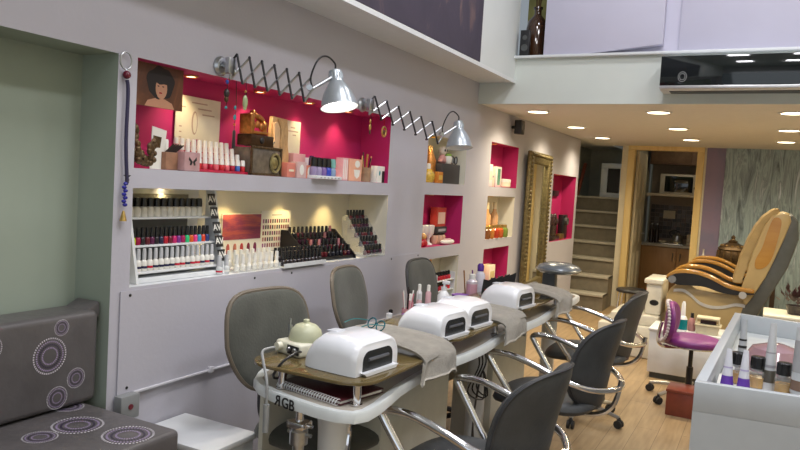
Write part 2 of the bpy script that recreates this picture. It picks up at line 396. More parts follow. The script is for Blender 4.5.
# stairs
b = B(); nb = B()
for k in range(7):
    y = 9.33+0.27*k; z = 0.213*(k+1)
    b.box((-0.55, y, 0), (0.37, y+0.30, z-0.001))
    nb.box((-0.55, y-0.025, z-0.03), (0.37, y+0.27, z), 0.004)
st = struct('stairs', b, CONCRETE); nbo = nb.obj('nosing', NOSING, st)
b = B(); b.box((-0.6, 9.06, 0), (-0.55, 12.1, 4)); struct('wall_stair_left', b, mat('stair_wall', (0.40, 0.40, 0.33), 0.8))
b = B(); b.box((-0.6, 12.1, 0), (0.5, 12.15, 4)); struct('wall_stair_back', b, MATS['stair_wall'])
b = B(); b.box((0.375, 9.98, 0), (0.455, 12.1, 2.3)); struct('wall_stair_right', b, MATS['stair_wall'])
w2 = bpy.data.objects.new('window_2', None); C.objects.link(w2); w2.location = (-0.02, 11.25, 1.49); w2['kind'] = 'structure'
b = B()
for q in (((-0.16, 0, 0), (0.19, 0.05, 0.07)), ((-0.16, 0, 0.45), (0.19, 0.05, 0.53)), ((-0.16, 0, 0.07), (-0.06, 0.05, 0.45)), ((0.13, 0, 0.07), (0.19, 0.05, 0.45))): b.box(*q, 0.004)
b.obj('window_frame', WHITE, w2)
b = B(); b.box((-0.06, 0.02, 0.07), (0.13, 0.03, 0.45)); b.obj('pane', GLOSSB, w2)
b = B(); b.tube([(-0.47, 9.9, 0.95), (-0.47, 10.897, 1.36), (-0.47, 11.4, 2.0)], 0.03, 8)
for y, z in ((10.3, 1.1), (11.0, 1.5)): b.cyl((-0.55, y, z-0.02), (-0.47, y, z), 0.012)
tag(b.obj('handrail', mat('handrail_red', (0.25, 0.06, 0.03), 0.4)), 'red-brown sloping handrail on the left wall of the staircase', 'handrail')
# kitchenette shell
b = B(); b.box((0.5, 11.9, 0), (2.2, 11.95, 2.6)); struct('wall_kitchen', b, mat('kitchen_wall', (0.34, 0.27, 0.2), 0.7))
b = B(); b.box((2.1, 9.98, 0), (2.2, 11.9, 2.6)); struct('wall_kitchen_right', b, MATS['kitchen_wall'])
b = B(); b.box((0.455, 9.98, 2.5), (2.2, 11.95, 2.55)); struct('ceiling_kitchen', b, MATS['kitchen_wall'])
b = B()
for i in range(24):
    for j in range(8):
        b.mi = random.choice((0, 0, 1, 2)); b.box((0.52+i*0.066, 11.885, 0.9+j*0.066), (0.58+i*0.066, 11.9, 0.96+j*0.066))
struct('trim_24', b, [mat('tile_brown', (0.10, 0.07, 0.05), 0.3), mat('tile_dark', (0.04, 0.035, 0.035), 0.3), mat('tile_grey', (0.16, 0.14, 0.13), 0.3)])
# ================================================================== LARGE THINGS
# picture on the upper wall
t = thing('wall_print', 'large dark purple floral print filling the upper left wall above the soffit', 'picture', (0.302, 3.6, 2.392))
b = B(); b.box((0.0, -2.6, 0), (0.012, 1.075, 1.4))
PM = streak('dark_print', [(0.30, (0.040, 0.032, 0.052)), (0.58, (0.055, 0.043, 0.068)), (0.68, (0.14, 0.09, 0.09)), (0.78, (0.30, 0.18, 0.13))], (1, 1.7, 1.1), 0.55, 1.7, 1.6)
b.obj('canvas', PM, t)

# bench in the alcove
def ringmarks(b, c, R, M, rows=4, n=46):
    """embroidered ring of dashes lying on local z=0 of M"""
    for k in range(rows):
        r = R*(1-0.17*k); nn = int(n*(1-0.12*k)); b.mi = (3, 1, 2, 1)[k % 4]
        for i in range(nn):
            a0 = 2*PI*i/nn; a1 = a0+2*PI/nn*0.5; r0, r1 = r-R*0.085, r
            b.add([(c[0]+r0*math.cos(a0), c[1]+r0*math.sin(a0), 0), (c[0]+r0*math.cos(a1), c[1]+r0*math.sin(a1), 0),
                   (c[0]+r1*math.cos(a1), c[1]+r1*math.sin(a1), 0), (c[0]+r1*math.cos(a0), c[1]+r1*math.sin(a0), 0)], [(0, 1, 2, 3)], M)
VM = [VINYLP, LILAC, DKPUR, PALE]
t = thing('bench', 'grey-brown vinyl bench with purple ring motifs built into the green alcove', 'bench', (0.1, 0.9, 0))
b = B(); b.box((-0.28, -1.6, 0), (0.30, 0.86, 0.44)); b.obj('base', mat('bench_base', (0.10, 0.09, 0.09), 0.6), t)
b = B(); b.box((-0.28, -1.6, 0.44), (0.345, 0.90, 0.60), 0.02, seg=3)
M = Matrix.Translation((0, 0, 0.601)) @ FACE.to_3x3().to_4x4() if False else Matrix.Translation((0, 0, 0.6015))
for c, R in (((0.25, 0.755), 0.085), ((0.045, 0.718), 0.085), ((0.046, 0.575), 0.055), ((0.24, 0.45), 0.09), ((-0.14, 0.82), 0.055), ((0.15, 0.22), 0.09)): ringmarks(b, c, R, M)
b.obj('seat_cushion', VM, t)
b = B(); b.box((-0.292, -1.6, 0.605), (-0.12, 0.93, 0.955), 0.025, seg=3)
for y, z, k in ((0.93, 0.95, 1), ):
    b.mi = 0; b.prism([(0.86, 0.94), (0.945, 0.985), (0.95, 0.93), (0.92, 0.90)], -0.27, -0.14, 'x', 0.01)
M = Matrix(((0, 0, 1, -0.1185), (1, 0, 0, 0), (0, 1, 0, 0), (0, 0, 0, 1)))
for c, R in (((0.722, 0.815), 0.066), ((0.832, 0.712), 0.038), ((0.756, 0.655), 0.042), ((0.766, 0.91), 0.03), ((0.45, 0.72), 0.07), ((0.50, 0.88), 0.045)):
    cc = [p for p in (c,)][0]
    ringmarks(b, cc, R if cc[1]-R > 0.61 else cc[1]-0.612, M)
b.obj('back_cushion', VM, t)

# low white cabinet, junction box, conduit
t = thing('low_cabinet', 'low white box cabinet standing on the floor against the wall right of the bench', 'cabinet', (0.215, 2.27, 0))
b = B(); b.box((-0.2, -0.27, 0), (0.185, -0.01, 0.415), 0.004); b.obj('body', WHITE, t)
b = B(); b.box((-0.205, -0.275, 0.42), (0.195, 0.0, 0.445), 0.004); b.obj('lid', WHITE, t)
t = thing('junction_box', 'small grey electrical junction box on the wall beside the bench', 'junction box', (0.0, 1.93, 0.566))
b = B(); b.box((0.007, -0.045, -0.05), (0.05, 0.045, 0.045), 0.004); b.obj('housing', mat('box_grey', (0.25, 0.26, 0.26), 0.5), t)
b = B(); b.lathe([(0.011, 0), (0.011, 0.004)], M=face(0.05, 0.0, 0.0)); b.obj('red_plug', mat('plug_red', (0.15, 0.01, 0.02), 0.4), t)
b = B(); b.box((0.007, 1.95, 0.60), (0.018, 4.5, 0.611), 0.003)
for y in (2.4, 3.0, 3.6): b.box((0.007, y, 0.595), (0.027, y+0.02, 0.622), 0.002)
tag(b.obj('cable_conduit', mat('conduit_white', (0.62, 0.61, 0.65), 0.5)), 'white cable conduit running along the lower left wall from the grey junction box', 'conduit')

# ---- manicure table
def wave(y): return 1.062 + 0.014*math.cos((y-2.1)*2*PI/0.95) - 0.045*max(0, y-4.3)
def table_outline(ins=0.0):
    near = [(0.44, 2.50), (0.455, 2.36), (0.495, 2.22), (0.553, 2.07), (0.59, 2.005), (0.66, 1.948), (0.746, 1.912), (0.842, 1.888), (0.958, 1.868), (1.036, 1.870), (1.09, 1.893), (1.112, 1.945), (1.108, 2.03), (1.088, 2.15)]
    P = [Vector((a, b)) for a, b in near]
    n = 46
    for i in range(n+1):
        y = 2.25 + (5.10-2.25)*i/n
        P.append(Vector((wave(y), y)))
    for k in range(1, 7):
        a = PI/2*k/6; P.append(Vector((0.90+(wave(5.1)-0.90)*math.cos(a), 5.10+0.12*math.sin(a))))
    P += [Vector((0.52, 5.22)), Vector((0.44, 5.14))]
    if not ins: return [(p.x, p.y) for p in P]
    out = []
    for i, p in enumerate(P):
        t = (P[(i+1) % len(P)]-P[i-1]).normalized(); out.append((p.x-t.y*ins, p.y+t.x*ins))
    return out
t = thing('manicure_table', 'long wavy-edged manicure table with frosted white rim in front of the left wall', 'table', (0.75, 3.5, 0))
Tm = Matrix.Translation((-0.75, -3.5, 0))
b = B(); b.prism(table_outline(0.03), 0.732, 0.762, M=Tm); b.obj('tabletop', TABLE, t)
O, Iq = table_outline(0.0), table_outline(0.03)
b = B(); R = []
for (ox, oy), (ix, iy) in zip(O, Iq): R.append([Tm @ Vector(p) for p in ((ix, iy, 0.726), (ox, oy, 0.730), (ox, oy, 0.758), (ox-(ox-ix)*0.15, oy-(oy-iy)*0.15, 0.766), (ix, iy, 0.764))])
R.append(R[0]); b.rings(R, True, False); b.obj('rim', RIM, t)
for y in (2.12, 3.55, 4.95):
    b = B(); b.lathe([(0.045, 0), (0.05, 0.01), (0.05, 0.4), (0.055, 0.60), (0.066, 0.727)], (0.12, y-3.5, 0), 20); b.obj('leg', WHITE, t)
for y0, y1 in ((2.45, 3.12), (3.75, 4.35)):
    b = B(); b.box((-0.10, y0-3.5, 0.0), (0.14, y1-3.5, 0.726), 0.004); b.obj('pedestal_panel', PANELG, t)
b = B(); b.box((-0.24, -1.35, 0.30), (-0.22, 1.5, 0.70)); b.obj('modesty_panel', PANELG, t)
Ml = Matrix.Translation((-0.75+0.812, -3.5+1.8905, 0.745)) @ Matrix.Rotation(math.radians(-13), 4, 'Z') @ Matrix.Rotation(PI/2, 4, 'X')
lettering('logo_lettering', 'R', 0.05, Ml @ Matrix.Translation((-0.028, 0, 0.002)) @ Matrix.Diagonal((-1, 1, 1, 1)), INK, t)
lettering('logo_lettering', 'GB', 0.05, Ml @ Matrix.Translation((0.025, 0, 0.002)), INK, t)
# glass shelves on chrome posts
def glass_shelf(label, y0, y1, xb=0.58, xf=1.07, rc=0.09):
    t = thing('glass_shelf', label, 'shelf', (0.85, (y0+y1)/2, 0.764), 0, 'bronze glass shelves on the manicure table')
    hy = (y1-y0)/2; P = []
    for cx, cy, a0 in ((xf-0.85-rc, -hy+rc, -90), (xf-0.85-rc, hy-rc, 0), (xb-0.85+rc, hy-rc, 90), (xb-0.85+rc, -hy+rc, 180)):
        for k in range(8): a = math.radians(a0+90*k/7); P.append((cx+rc*math.cos(a), cy+rc*math.sin(a)))
    b = B(); b.prism(P, 0.068, 0.080, bev=0.003); b.obj('glass_top', BRONZEG, t)
    for sx in (xb-0.85+0.15, xf-0.85-0.05):
        for sy in (-hy+0.045, hy-0.045):
            b = B(); b.lathe([(0.021, 0), (0.021, 0.004), (0.015, 0.006), (0.015, 0.064), (0.021, 0.066), (0.021, 0.068)], (sx, sy, 0), 14); b.obj('post', CHROME, t)
glass_shelf('bronze glass shelf on chrome posts under the nail drill and nearest lamp', 1.93, 2.62, 0.59, 1.095, 0.11)
glass_shelf('bronze glass shelf under the middle pair of nail lamps', 2.76, 3.44, 0.60, 1.06)
glass_shelf('bronze glass shelf at the far end of the table under the farthest nail lamp', 3.78, 4.62, 0.60, 1.05)

# ---- UV lamps (front looks along +x)
def uv_lamp(label, x, y, rz):
    t = thing('nail_lamp', label, 'nail lamp', (x, y, 0.846), rz, 'white UV nail lamps')
    W2, D = 0.135, 0.112
    def prof(sc, h, flare=0):
        P = []; w_ = W2*sc; r = min(0.06, w_*0.6)
        P += [(-w_-flare, 0.0), (-w_-flare, 0.012)]
        for k in range(9):
            a = PI - PI/2*k/8; P.append((-w_+r+r*math.cos(a), h-r+r*math.sin(a)))
        for k in range(9):
            a = PI/2 - PI/2*k/8; P.append((w_-r+r*math.cos(a), h-r+r*math.sin(a)))
        P += [(w_+flare, 0.012), (w_+flare, 0.0)]
        return P
    st = [(-D, 0.90, 0.072), (-D+0.02, 0.97, 0.094), (-0.055, 1.0, 0.120), (0.035, 1.0, 0.123), (D-0.026, 0.985, 0.115), (D-0.006, 0.96, 0.110), (D, 0.93, 0.104)]
    b = B(); b.rings([[Vector((x_, p[0], p[1])) for p in prof(s_, h_)] for x_, s_, h_ in st]); 
    b.obj('housing', WHITEP, t)
    # rim around the hand opening
    def arch(w_, h_, r, z0=0.012):
        P = [(-w_, z0)]
        for k in range(7): a = PI - PI/2*k/6; P.append((-w_+r+r*math.cos(a), h_-r+r*math.sin(a)))
        for k in range(7): a = PI/2 - PI/2*k/6; P.append((w_-r+r*math.cos(a), h_-r+r*math.sin(a)))
        return P + [(w_, z0)]
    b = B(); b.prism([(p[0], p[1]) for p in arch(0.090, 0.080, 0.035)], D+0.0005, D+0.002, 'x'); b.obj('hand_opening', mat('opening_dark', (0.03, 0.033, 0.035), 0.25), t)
    b = B()
    for z in (0.05,): b.tube([(D+0.003, -0.06, z), (D+0.003, 0.06, z)], 0.006, 8)
    b.obj('uv_tube', mat('uv_tube_white', (0.10, 0.105, 0.12), 0.25), t)
    b = B(); b.prism([(-0.09, 0.0), (0.09, 0.0), (0.105, 0.012), (-0.105, 0.012)], D, D+0.02, 'x'); b.obj('base_lip', WHITEP, t)
    b = B(); b.box((-0.075, -0.05, 0.1195), (-0.03, 0.0, 0.1245), 0.0015, M=Matrix.Rotation(math.radians(-2.5), 4, 'Y')); b.obj('switch_panel', mat('panel_pale_grey', (0.60, 0.62, 0.67), 0.4), t)
    return t
u0 = uv_lamp('white nail lamp nearest the camera, beside the beige nail drill', 0.925, 2.13, math.radians(-5))
for y, lb in ((2.85, 'white nail lamp left of the adjoining pair in the middle of the table'), (3.15, 'white nail lamp right of the adjoining pair in the middle of the table'),
              (3.86, 'white nail lamp farthest from the camera, before the black display cards')):
    dup(u0, (0.91, y, 0.846), math.radians(-6), lb)

# ---- nail drill
t = thing('nail_drill', 'beige nail drill machine with domed top on the near glass shelf', 'nail drill', (0.675, 2.175, 0.845), math.radians(-14))
b = B(); b.box((-0.055, -0.085, 0), (0.085, 0.06, 0.05), 0.012, seg=3); b.obj('body', IVORY, t)
b = B(); b.lathe([(0.062, 0.045), (0.064, 0.06), (0.058, 0.085), (0.04, 0.105), (0.012, 0.115), (0.001, 0.116)], (0.02, 0.0, 0), 20); b.lathe([(0.012, 0.112), (0.012, 0.125), (0.004, 0.128)], (0.02, 0, 0), 10)
b.obj('dome', mat('drill_dome', (0.52, 0.53, 0.36), 0.35), t)
b = B(); b.box((0.02, -0.0875, 0.01), (0.082, -0.084, 0.042)); b.obj('control_panel', BLACK, t)
for x_ in (0.035, 0.066):
    b = B(); b.cyl((x_, -0.088, 0.028), (x_, -0.098, 0.028), 0.008); b.obj('knob', STEEL, t)
b = B(); b.cyl((-0.02, -0.085, 0.03), (-0.02, -0.105, 0.03), 0.015); b.obj('socket', IVORY, t)
b = B(); b.tube([(-0.045, -0.02, 0.05), (-0.05, -0.02, 0.095)], 0.008); b.tube([(-0.05, -0.02, 0.095), (-0.05, -0.02, 0.12)], 0.004); b.obj('rest_pin', STEEL, t)
b = B(); b.tube([(0.635, 2.06, 0.875), (0.63, 2.0, 0.872), (0.68, 1.94, 0.855), (0.735, 1.893, 0.81), (0.748, 1.882, 0.76), (0.75, 1.88, 0.70)], 0.005, 8, 6)
b.tube([(0.75, 1.88, 0.73), (0.753, 1.878, 0.635)], 0.011, 10)
tag(b.obj('drill_handpiece', mat('handpiece_grey', (0.28, 0.29, 0.29), 0.4)), 'grey drill handpiece hanging on its cord over the near table edge', 'handpiece')
b = B(); b.tube([(0.745, 2.07, 0.873), (0.755, 2.03, 0.88), (0.75, 1.96, 0.86), (0.725, 1.945, 0.815), (0.70, 2.0, 0.785), (0.66, 2.15, 0.775), (0.62, 2.35, 0.772)], 0.005, 8, 6)
tag(b.obj('power_cord', BLACK), 'black cord looping down from the nail drill over the shelf edge', 'cord')
# spiral notebook
t = thing('notebook', 'dark red spiral notebook lying under the near glass shelf', 'notebook', (0.885, 2.06, 0.766), math.radians(-11))
b = B(); b.box((-0.15, -0.105, 0.012), (0.15, 0.115, 0.017), 0.002); b.box((-0.15, -0.105, 0), (0.15, 0.115, 0.003), 0.001); b.obj('cover', MAROON, t)
b = B(); b.box((-0.145, -0.1, 0.003), (0.145, 0.11, 0.012)); b.obj('pages', PAPER, t)
b = B()
for i in range(24):
    x_ = -0.14+i*0.0122; b.tube([(x_+0.004*math.cos(a), -0.109+0.012*math.sin(a), 0.010+0.012*math.cos(a)) for a in [2*PI*k/10 for k in range(10)]], 0.0019, 6, closed=True)
b.obj('spiral_binding', mat('wire_white', (0.85, 0.85, 0.87), 0.35, 0.4), t)

# ---- towels
def towel(label, y0, y1, xback, zhang, lift=0.0, skew=0.05, seed=1):
    rnd = random.Random(seed); ph = [rnd.uniform(0, 6) for _ in range(6)]
    path = [(xback, 0.852), (xback+0.1, 0.870+lift), (0.85, 0.874+lift), (1.0, 0.872+lift*0.6), (1.085, 0.866), (1.118, 0.84), (1.128, 0.80), (1.132, zhang)]
    pts = catmull([Vector((p[0], 0, p[1])) for p in path], 5)
    n = len(pts)
    t = thing('towel', label, 'towel', (1.0, (y0+y1)/2, 0.80), 0, 'taupe towels on the manicure table')
    L = Vector(t.location)
    def fn(u, v, dz=0.0):
        k = u*(n-1); i = min(int(k), n-2); p = pts[i].lerp(pts[i+1], k-i)
        y = y0+(y1-y0)*v + skew*u
        wob = 0.006*math.sin(9*v+ph[0]+3*u)+0.004*math.sin(17*v+ph[1]) + 0.004*math.sin(11*u+ph[2])
        edge = min(v, 1-v); dr = -0.014*max(0, 1-edge/0.10)**2
        return Vector((p.x + wob*max(0, u-0.5)*2 + (0.012*math.sin(6*v+ph[3]) if u > 0.7 else 0), y, p.z + wob*(1-u) + dr + dz)) - L
    b = B(); b.grid(fn, 34, 18, 0.013); b.obj('cloth', TOWEL, t)
    b = B()
    for u in (0.945, 0.965):
        b.tube([fn(u, v/16, 0.0)+Vector((0.0075, 0, 0)) for v in range(17)], 0.0022, 6)
    b.obj('hem_stripe', mat('hem_stripe_light', (0.55, 0.52, 0.46), 0.9), t)
towel('folded taupe towel hanging over the front between the near and the middle nail lamps', 2.45, 2.72, 0.64, 0.775, 0.016, -0.14, 3)
towel('folded taupe towel hanging over the front right of the paired nail lamps', 3.36, 3.66, 0.78, 0.765, 0.0, -0.14, 5)
towel('folded taupe towel at the far end of the table in front of the dryer lamp', 4.34, 4.66, 0.76, 0.765, 0.02, -0.16, 8)

# ---- gooseneck-less dryer lamp at the far end
t = thing('dryer_lamp', 'dark grey mushroom-headed nail dust lamp at the far end of the table', 'table lamp', (0.86, 4.98, 0.766))
b = B(); b.lathe([(0.10, 0), (0.10, 0.012), (0.07, 0.02)], n=24); b.obj('base', SHELLG, t)
b = B(); b.prism([(-0.05, 0.015), (0.05, 0.015), (0.045, 0.18), (-0.045, 0.18)], -0.04, 0.04, 'y', 0.012, M=Matrix.Translation((-0.02, 0, 0))); b.obj('stem', mat('stem_blue_grey', (0.06, 0.07, 0.08), 0.4), t)
b = B(); b.lathe([(0.001, 0.165), (0.13, 0.168), (0.155, 0.185), (0.158, 0.20), (0.14, 0.222), (0.08, 0.242), (0.001, 0.248)], (0.04, 0, 0), 28); b.obj('head', mat('head_grey', (0.17, 0.19, 0.21), 0.25, 0.3), t)
b = B(); b.tube([(0.04+0.155*math.cos(a), 0.155*math.sin(a), 0.194) for a in [2*PI*k/28 for k in range(28)]], 0.006, 6, closed=True); b.obj('trim_ring', STEEL, t)

# ---- chairs on the wall side (face +x)
def tech_chair(label, x, y, rz, w_, ztop, zbot, edge, sy=0.21):
    t = thing('technician_chair', label, 'chair', (x, y, 0), rz, 'suede chairs between wall and table')
    h = (ztop-zbot)/2; zc = (ztop+zbot)/2
    def shp(a, c):
        k = 1 - 0.36*max(0, -c/h)**1.5 - 0.06*max(0, c/h)
        return a*k, c, 0.10*(a/w_)**2*w_ + (-0.04*(c/h))
    Mb = Matrix.Translation((-0.345, 0, zc)) @ FACE.to_3x3().to_4x4()
    b = B(); b.pad(w_, h, 0.055, 4.2, Mb, shp, rings=8, seg=48); b.obj('backrest', GREYS, t)
    b = B(); sg = 56; ring = []
    for i in range(sg):
        a = 2*PI*i/sg; c_, s_ = math.cos(a), math.sin(a); k = (abs(c_)**4.2+abs(s_)**4.2)**(-1/4.2)
        xx, yy, dz = shp(c_*k*w_*1.0, s_*k*h*1.0); ring.append(Mb @ Vector((xx, yy, dz)))
    b.tube(ring, 0.010, 8, closed=True); b.obj('backrest_edge', edge, t)
    b = B(); b.pad(sy+0.03, sy, 0.09, 4, Matrix.Translation((-0.02, 0, 0.465))); b.obj('seat', GREYS, t)
    b = B(); b.tube([(-0.17, 0, 0.42), (-0.33, 0, 0.44), (-0.36, 0, 0.55), (-0.335, 0, zbot+0.12)], 0.018, 8, 5); b.obj('back_support', BLACK, t)
    b = B(); b.cyl((0, 0, 0.10), (0, 0, 0.42), 0.025); b.lathe([(0.10, 0.41), (0.10, 0.425)], n=16); b.obj('gas_column', BLACK, t)
    star_base(t, 0.26, BLACK)
    return t
def star_base(t, R, m_, zc=0.085):
    b = B(); b.lathe([(0.04, zc-0.03), (0.045, zc+0.03)], n=16)
    for k in range(5):
        a = 2*PI*k/5+0.3; b.tube([(0.03*math.cos(a), 0.03*math.sin(a), zc+0.01), (0.6*R*math.cos(a), 0.6*R*math.sin(a), zc+0.005), (R*math.cos(a), R*math.sin(a), zc-0.018)], [0.02, 0.016, 0.013], 8)
    b.obj('star_base', mat('polished_aluminium', (0.62, 0.62, 0.62), 0.28, 0.85) if m_ is CHROME else m_, t)
    for k in range(5):
        a = 2*PI*k/5+0.3; c = Vector((R*math.cos(a), R*math.sin(a), 0)); sd = Vector((-math.sin(a), math.cos(a), 0))
        b = B()
        for s_ in (-1, 1): b.cyl(c+sd*0.006*s_+Vector((0, 0, 0.027)), c+sd*0.022*s_+Vector((0, 0, 0.027)), 0.027, n=16)
        b.cyl(c+Vector((0, 0, 0.03)), c+Vector((0, 0, 0.07)), 0.009, n=8)
        b.box((c.x-0.013, c.y-0.013, 0.045), (c.x+0.013, c.y+0.013, 0.062), 0.004); b.obj('caster', RUBBER, t)
tech_chair('olive-grey suede chair nearest the camera, its wide back beside the low white cabinet', 0.66, 2.385, math.radians(-6), 0.25, 1.005, 0.60, BEIGEP)
tech_chair('olive-grey suede chair with beige edging, middle of the three by the wall', 0.62, 3.18, math.radians(8), 0.205, 1.045, 0.70, BEIGEP, 0.2)
tech_chair('olive-grey suede chair against the wall behind the bottles, farthest of the three', 0.61, 4.05, math.radians(4), 0.235, 1.025, 0.66, PIPING, 0.2)

# ---- chrome armchairs on the client side (local forward = +x, turned to face the table)
def arm_chair(label, x, y, rz):
    t = thing('salon_armchair', label, 'chair', (x, y, 0), rz, 'grey chrome-armed chairs along the manicure table')
    b = B(); b.pad(0.265, 0.245, 0.085, 3.6, Matrix.Translation((-0.02, 0, 0.445)), lambda a, c: (a, c, 0.012*math.cos(c*6)-0.02*max(0, a/0.23)**3)); b.obj('seat', GREYV, t)
    hb = 0.225; zc = 0.668
    def shp(a, c):
        k = 1.0 - 0.20*max(0, -c/hb)**1.3
        lean = 0.045*(c/hb)+0.02*(c/hb)**2
        return a*k, c, -lean + 0.44*a*a/0.24
    Mb = Matrix.Translation((-0.30, 0, zc)) @ FACE.to_3x3().to_4x4()
    b = B(); b.pad(0.238, hb, 0.062, 3.2, Mb, shp, rings=8, seg=48); b.obj('backrest', GREYV, t)
    b = B(); ring = []
    for i in range(56):
        a = 2*PI*i/56; c_, s_ = math.cos(a), math.sin(a); k = (abs(c_)**3.2+abs(s_)**3.2)**(-1/3.2)
        xx, yy, dz = shp(c_*k*0.236, s_*k*hb*0.992); ring.append(Mb @ Vector((xx, yy, dz-0.012)))
    b.tube(ring, 0.0055, 6, closed=True); b.obj('piping', PIPING, t)
    b = B()
    b.tube([(0.06, -0.275, 0.47), (0.12, -0.283, 0.55), (0.19, -0.29, 0.645), (0.205, -0.29, 0.675), (0.17, -0.29, 0.690), (0.07, -0.288, 0.688), (-0.06, -0.285, 0.655), (-0.185, -0.272, 0.612),
            (-0.31, -0.20, 0.575), (-0.382, 0, 0.56), (-0.31, 0.20, 0.575), (-0.185, 0.272, 0.612), (-0.06, 0.285, 0.655), (0.07, 0.288, 0.688), (0.17, 0.29, 0.690), (0.205, 0.29, 0.675), (0.19, 0.29, 0.645), (0.12, 0.283, 0.55), (0.06, 0.275, 0.47)], 0.0155, 10, 7)
    for s_ in (-1, 1): b.tube([(0.06, 0.275*s_, 0.475), (0.02, 0.25*s_, 0.41), (0.0, 0.12*s_, 0.395), (0.0, 0, 0.395)], 0.0155, 10, 6)
    b.obj('arm_frame', CHROME, t)
    b = B(); b.tube([(-0.385, 0.0, 0.60), (-0.35, 0, 0.46), (-0.24, 0, 0.395), (0, 0, 0.39)], 0.013, 8, 6); b.obj('back_bar', CHROME, t)
    b = B(); b.lathe([(0.028, 0.11), (0.028, 0.26), (0.019, 0.262), (0.019, 0.385)], n=16); b.box((-0.1, -0.09, 0.383), (0.1, 0.09, 0.403), 0.006); b.obj('gas_column', CHROME, t)
    star_base(t, 0.285, CHROME)
    return t
a0 = arm_chair('charcoal vinyl armchair with chrome arms nearest the camera, by the near end of the table', 1.25, 2.475, PI+math.radians(-5))
dup(a0, (1.238, 3.60, 0), PI+math.radians(-5), 'charcoal vinyl armchair with chrome arms, middle of the three along the table')
dup(a0, (1.17, 4.76, 0), PI+math.radians(3), 'charcoal vinyl armchair with chrome arms farthest from the camera, near the white pedicure spa')

# ---- display counter at the right
CTR = mat('counter_white', (0.50, 0.535, 0.56), 0.35, var=0.02)
t = thing('display_counter', 'white open-topped display counter at the right edge holding tubes and bottles', 'counter', (2.55, 3.40, 0), math.radians(0))
b = B(); b.prism([(-0.525, -0.87), (0.6, -0.74), (0.6, 0.70), (-0.475, 0.92)], 0.0, 0.80); b.obj('body', CTR, t)
b = B(); b.prism([(-0.525, -0.87), (0.6, -0.74), (0.6, -0.71), (-0.525, -0.84)], 0.80, 0.90, bev=0.003); b.obj('front_panel', CTR, t)
b = B(); b.prism([(-0.525, -0.838), (-0.49, -0.834), (-0.442, 0.89), (-0.475, 0.895)], 0.80, 0.90, bev=0.003); b.obj('side_panel', CTR, t)
b = B(); b.prism([(-0.475, 0.92), (-0.475, 0.897), (0.6, 0.67), (0.6, 0.70)], 0.80, 0.90, bev=0.003); b.obj('back_panel', CTR, t)
b = B(); b.prism([(-0.487, -0.832), (0.6, -0.708), (0.6, 0.668), (-0.442, 0.888)], 0.801, 0.806); b.obj('tray_liner', mat('liner_grey', (0.55, 0.58, 0.58), 0.4), t)
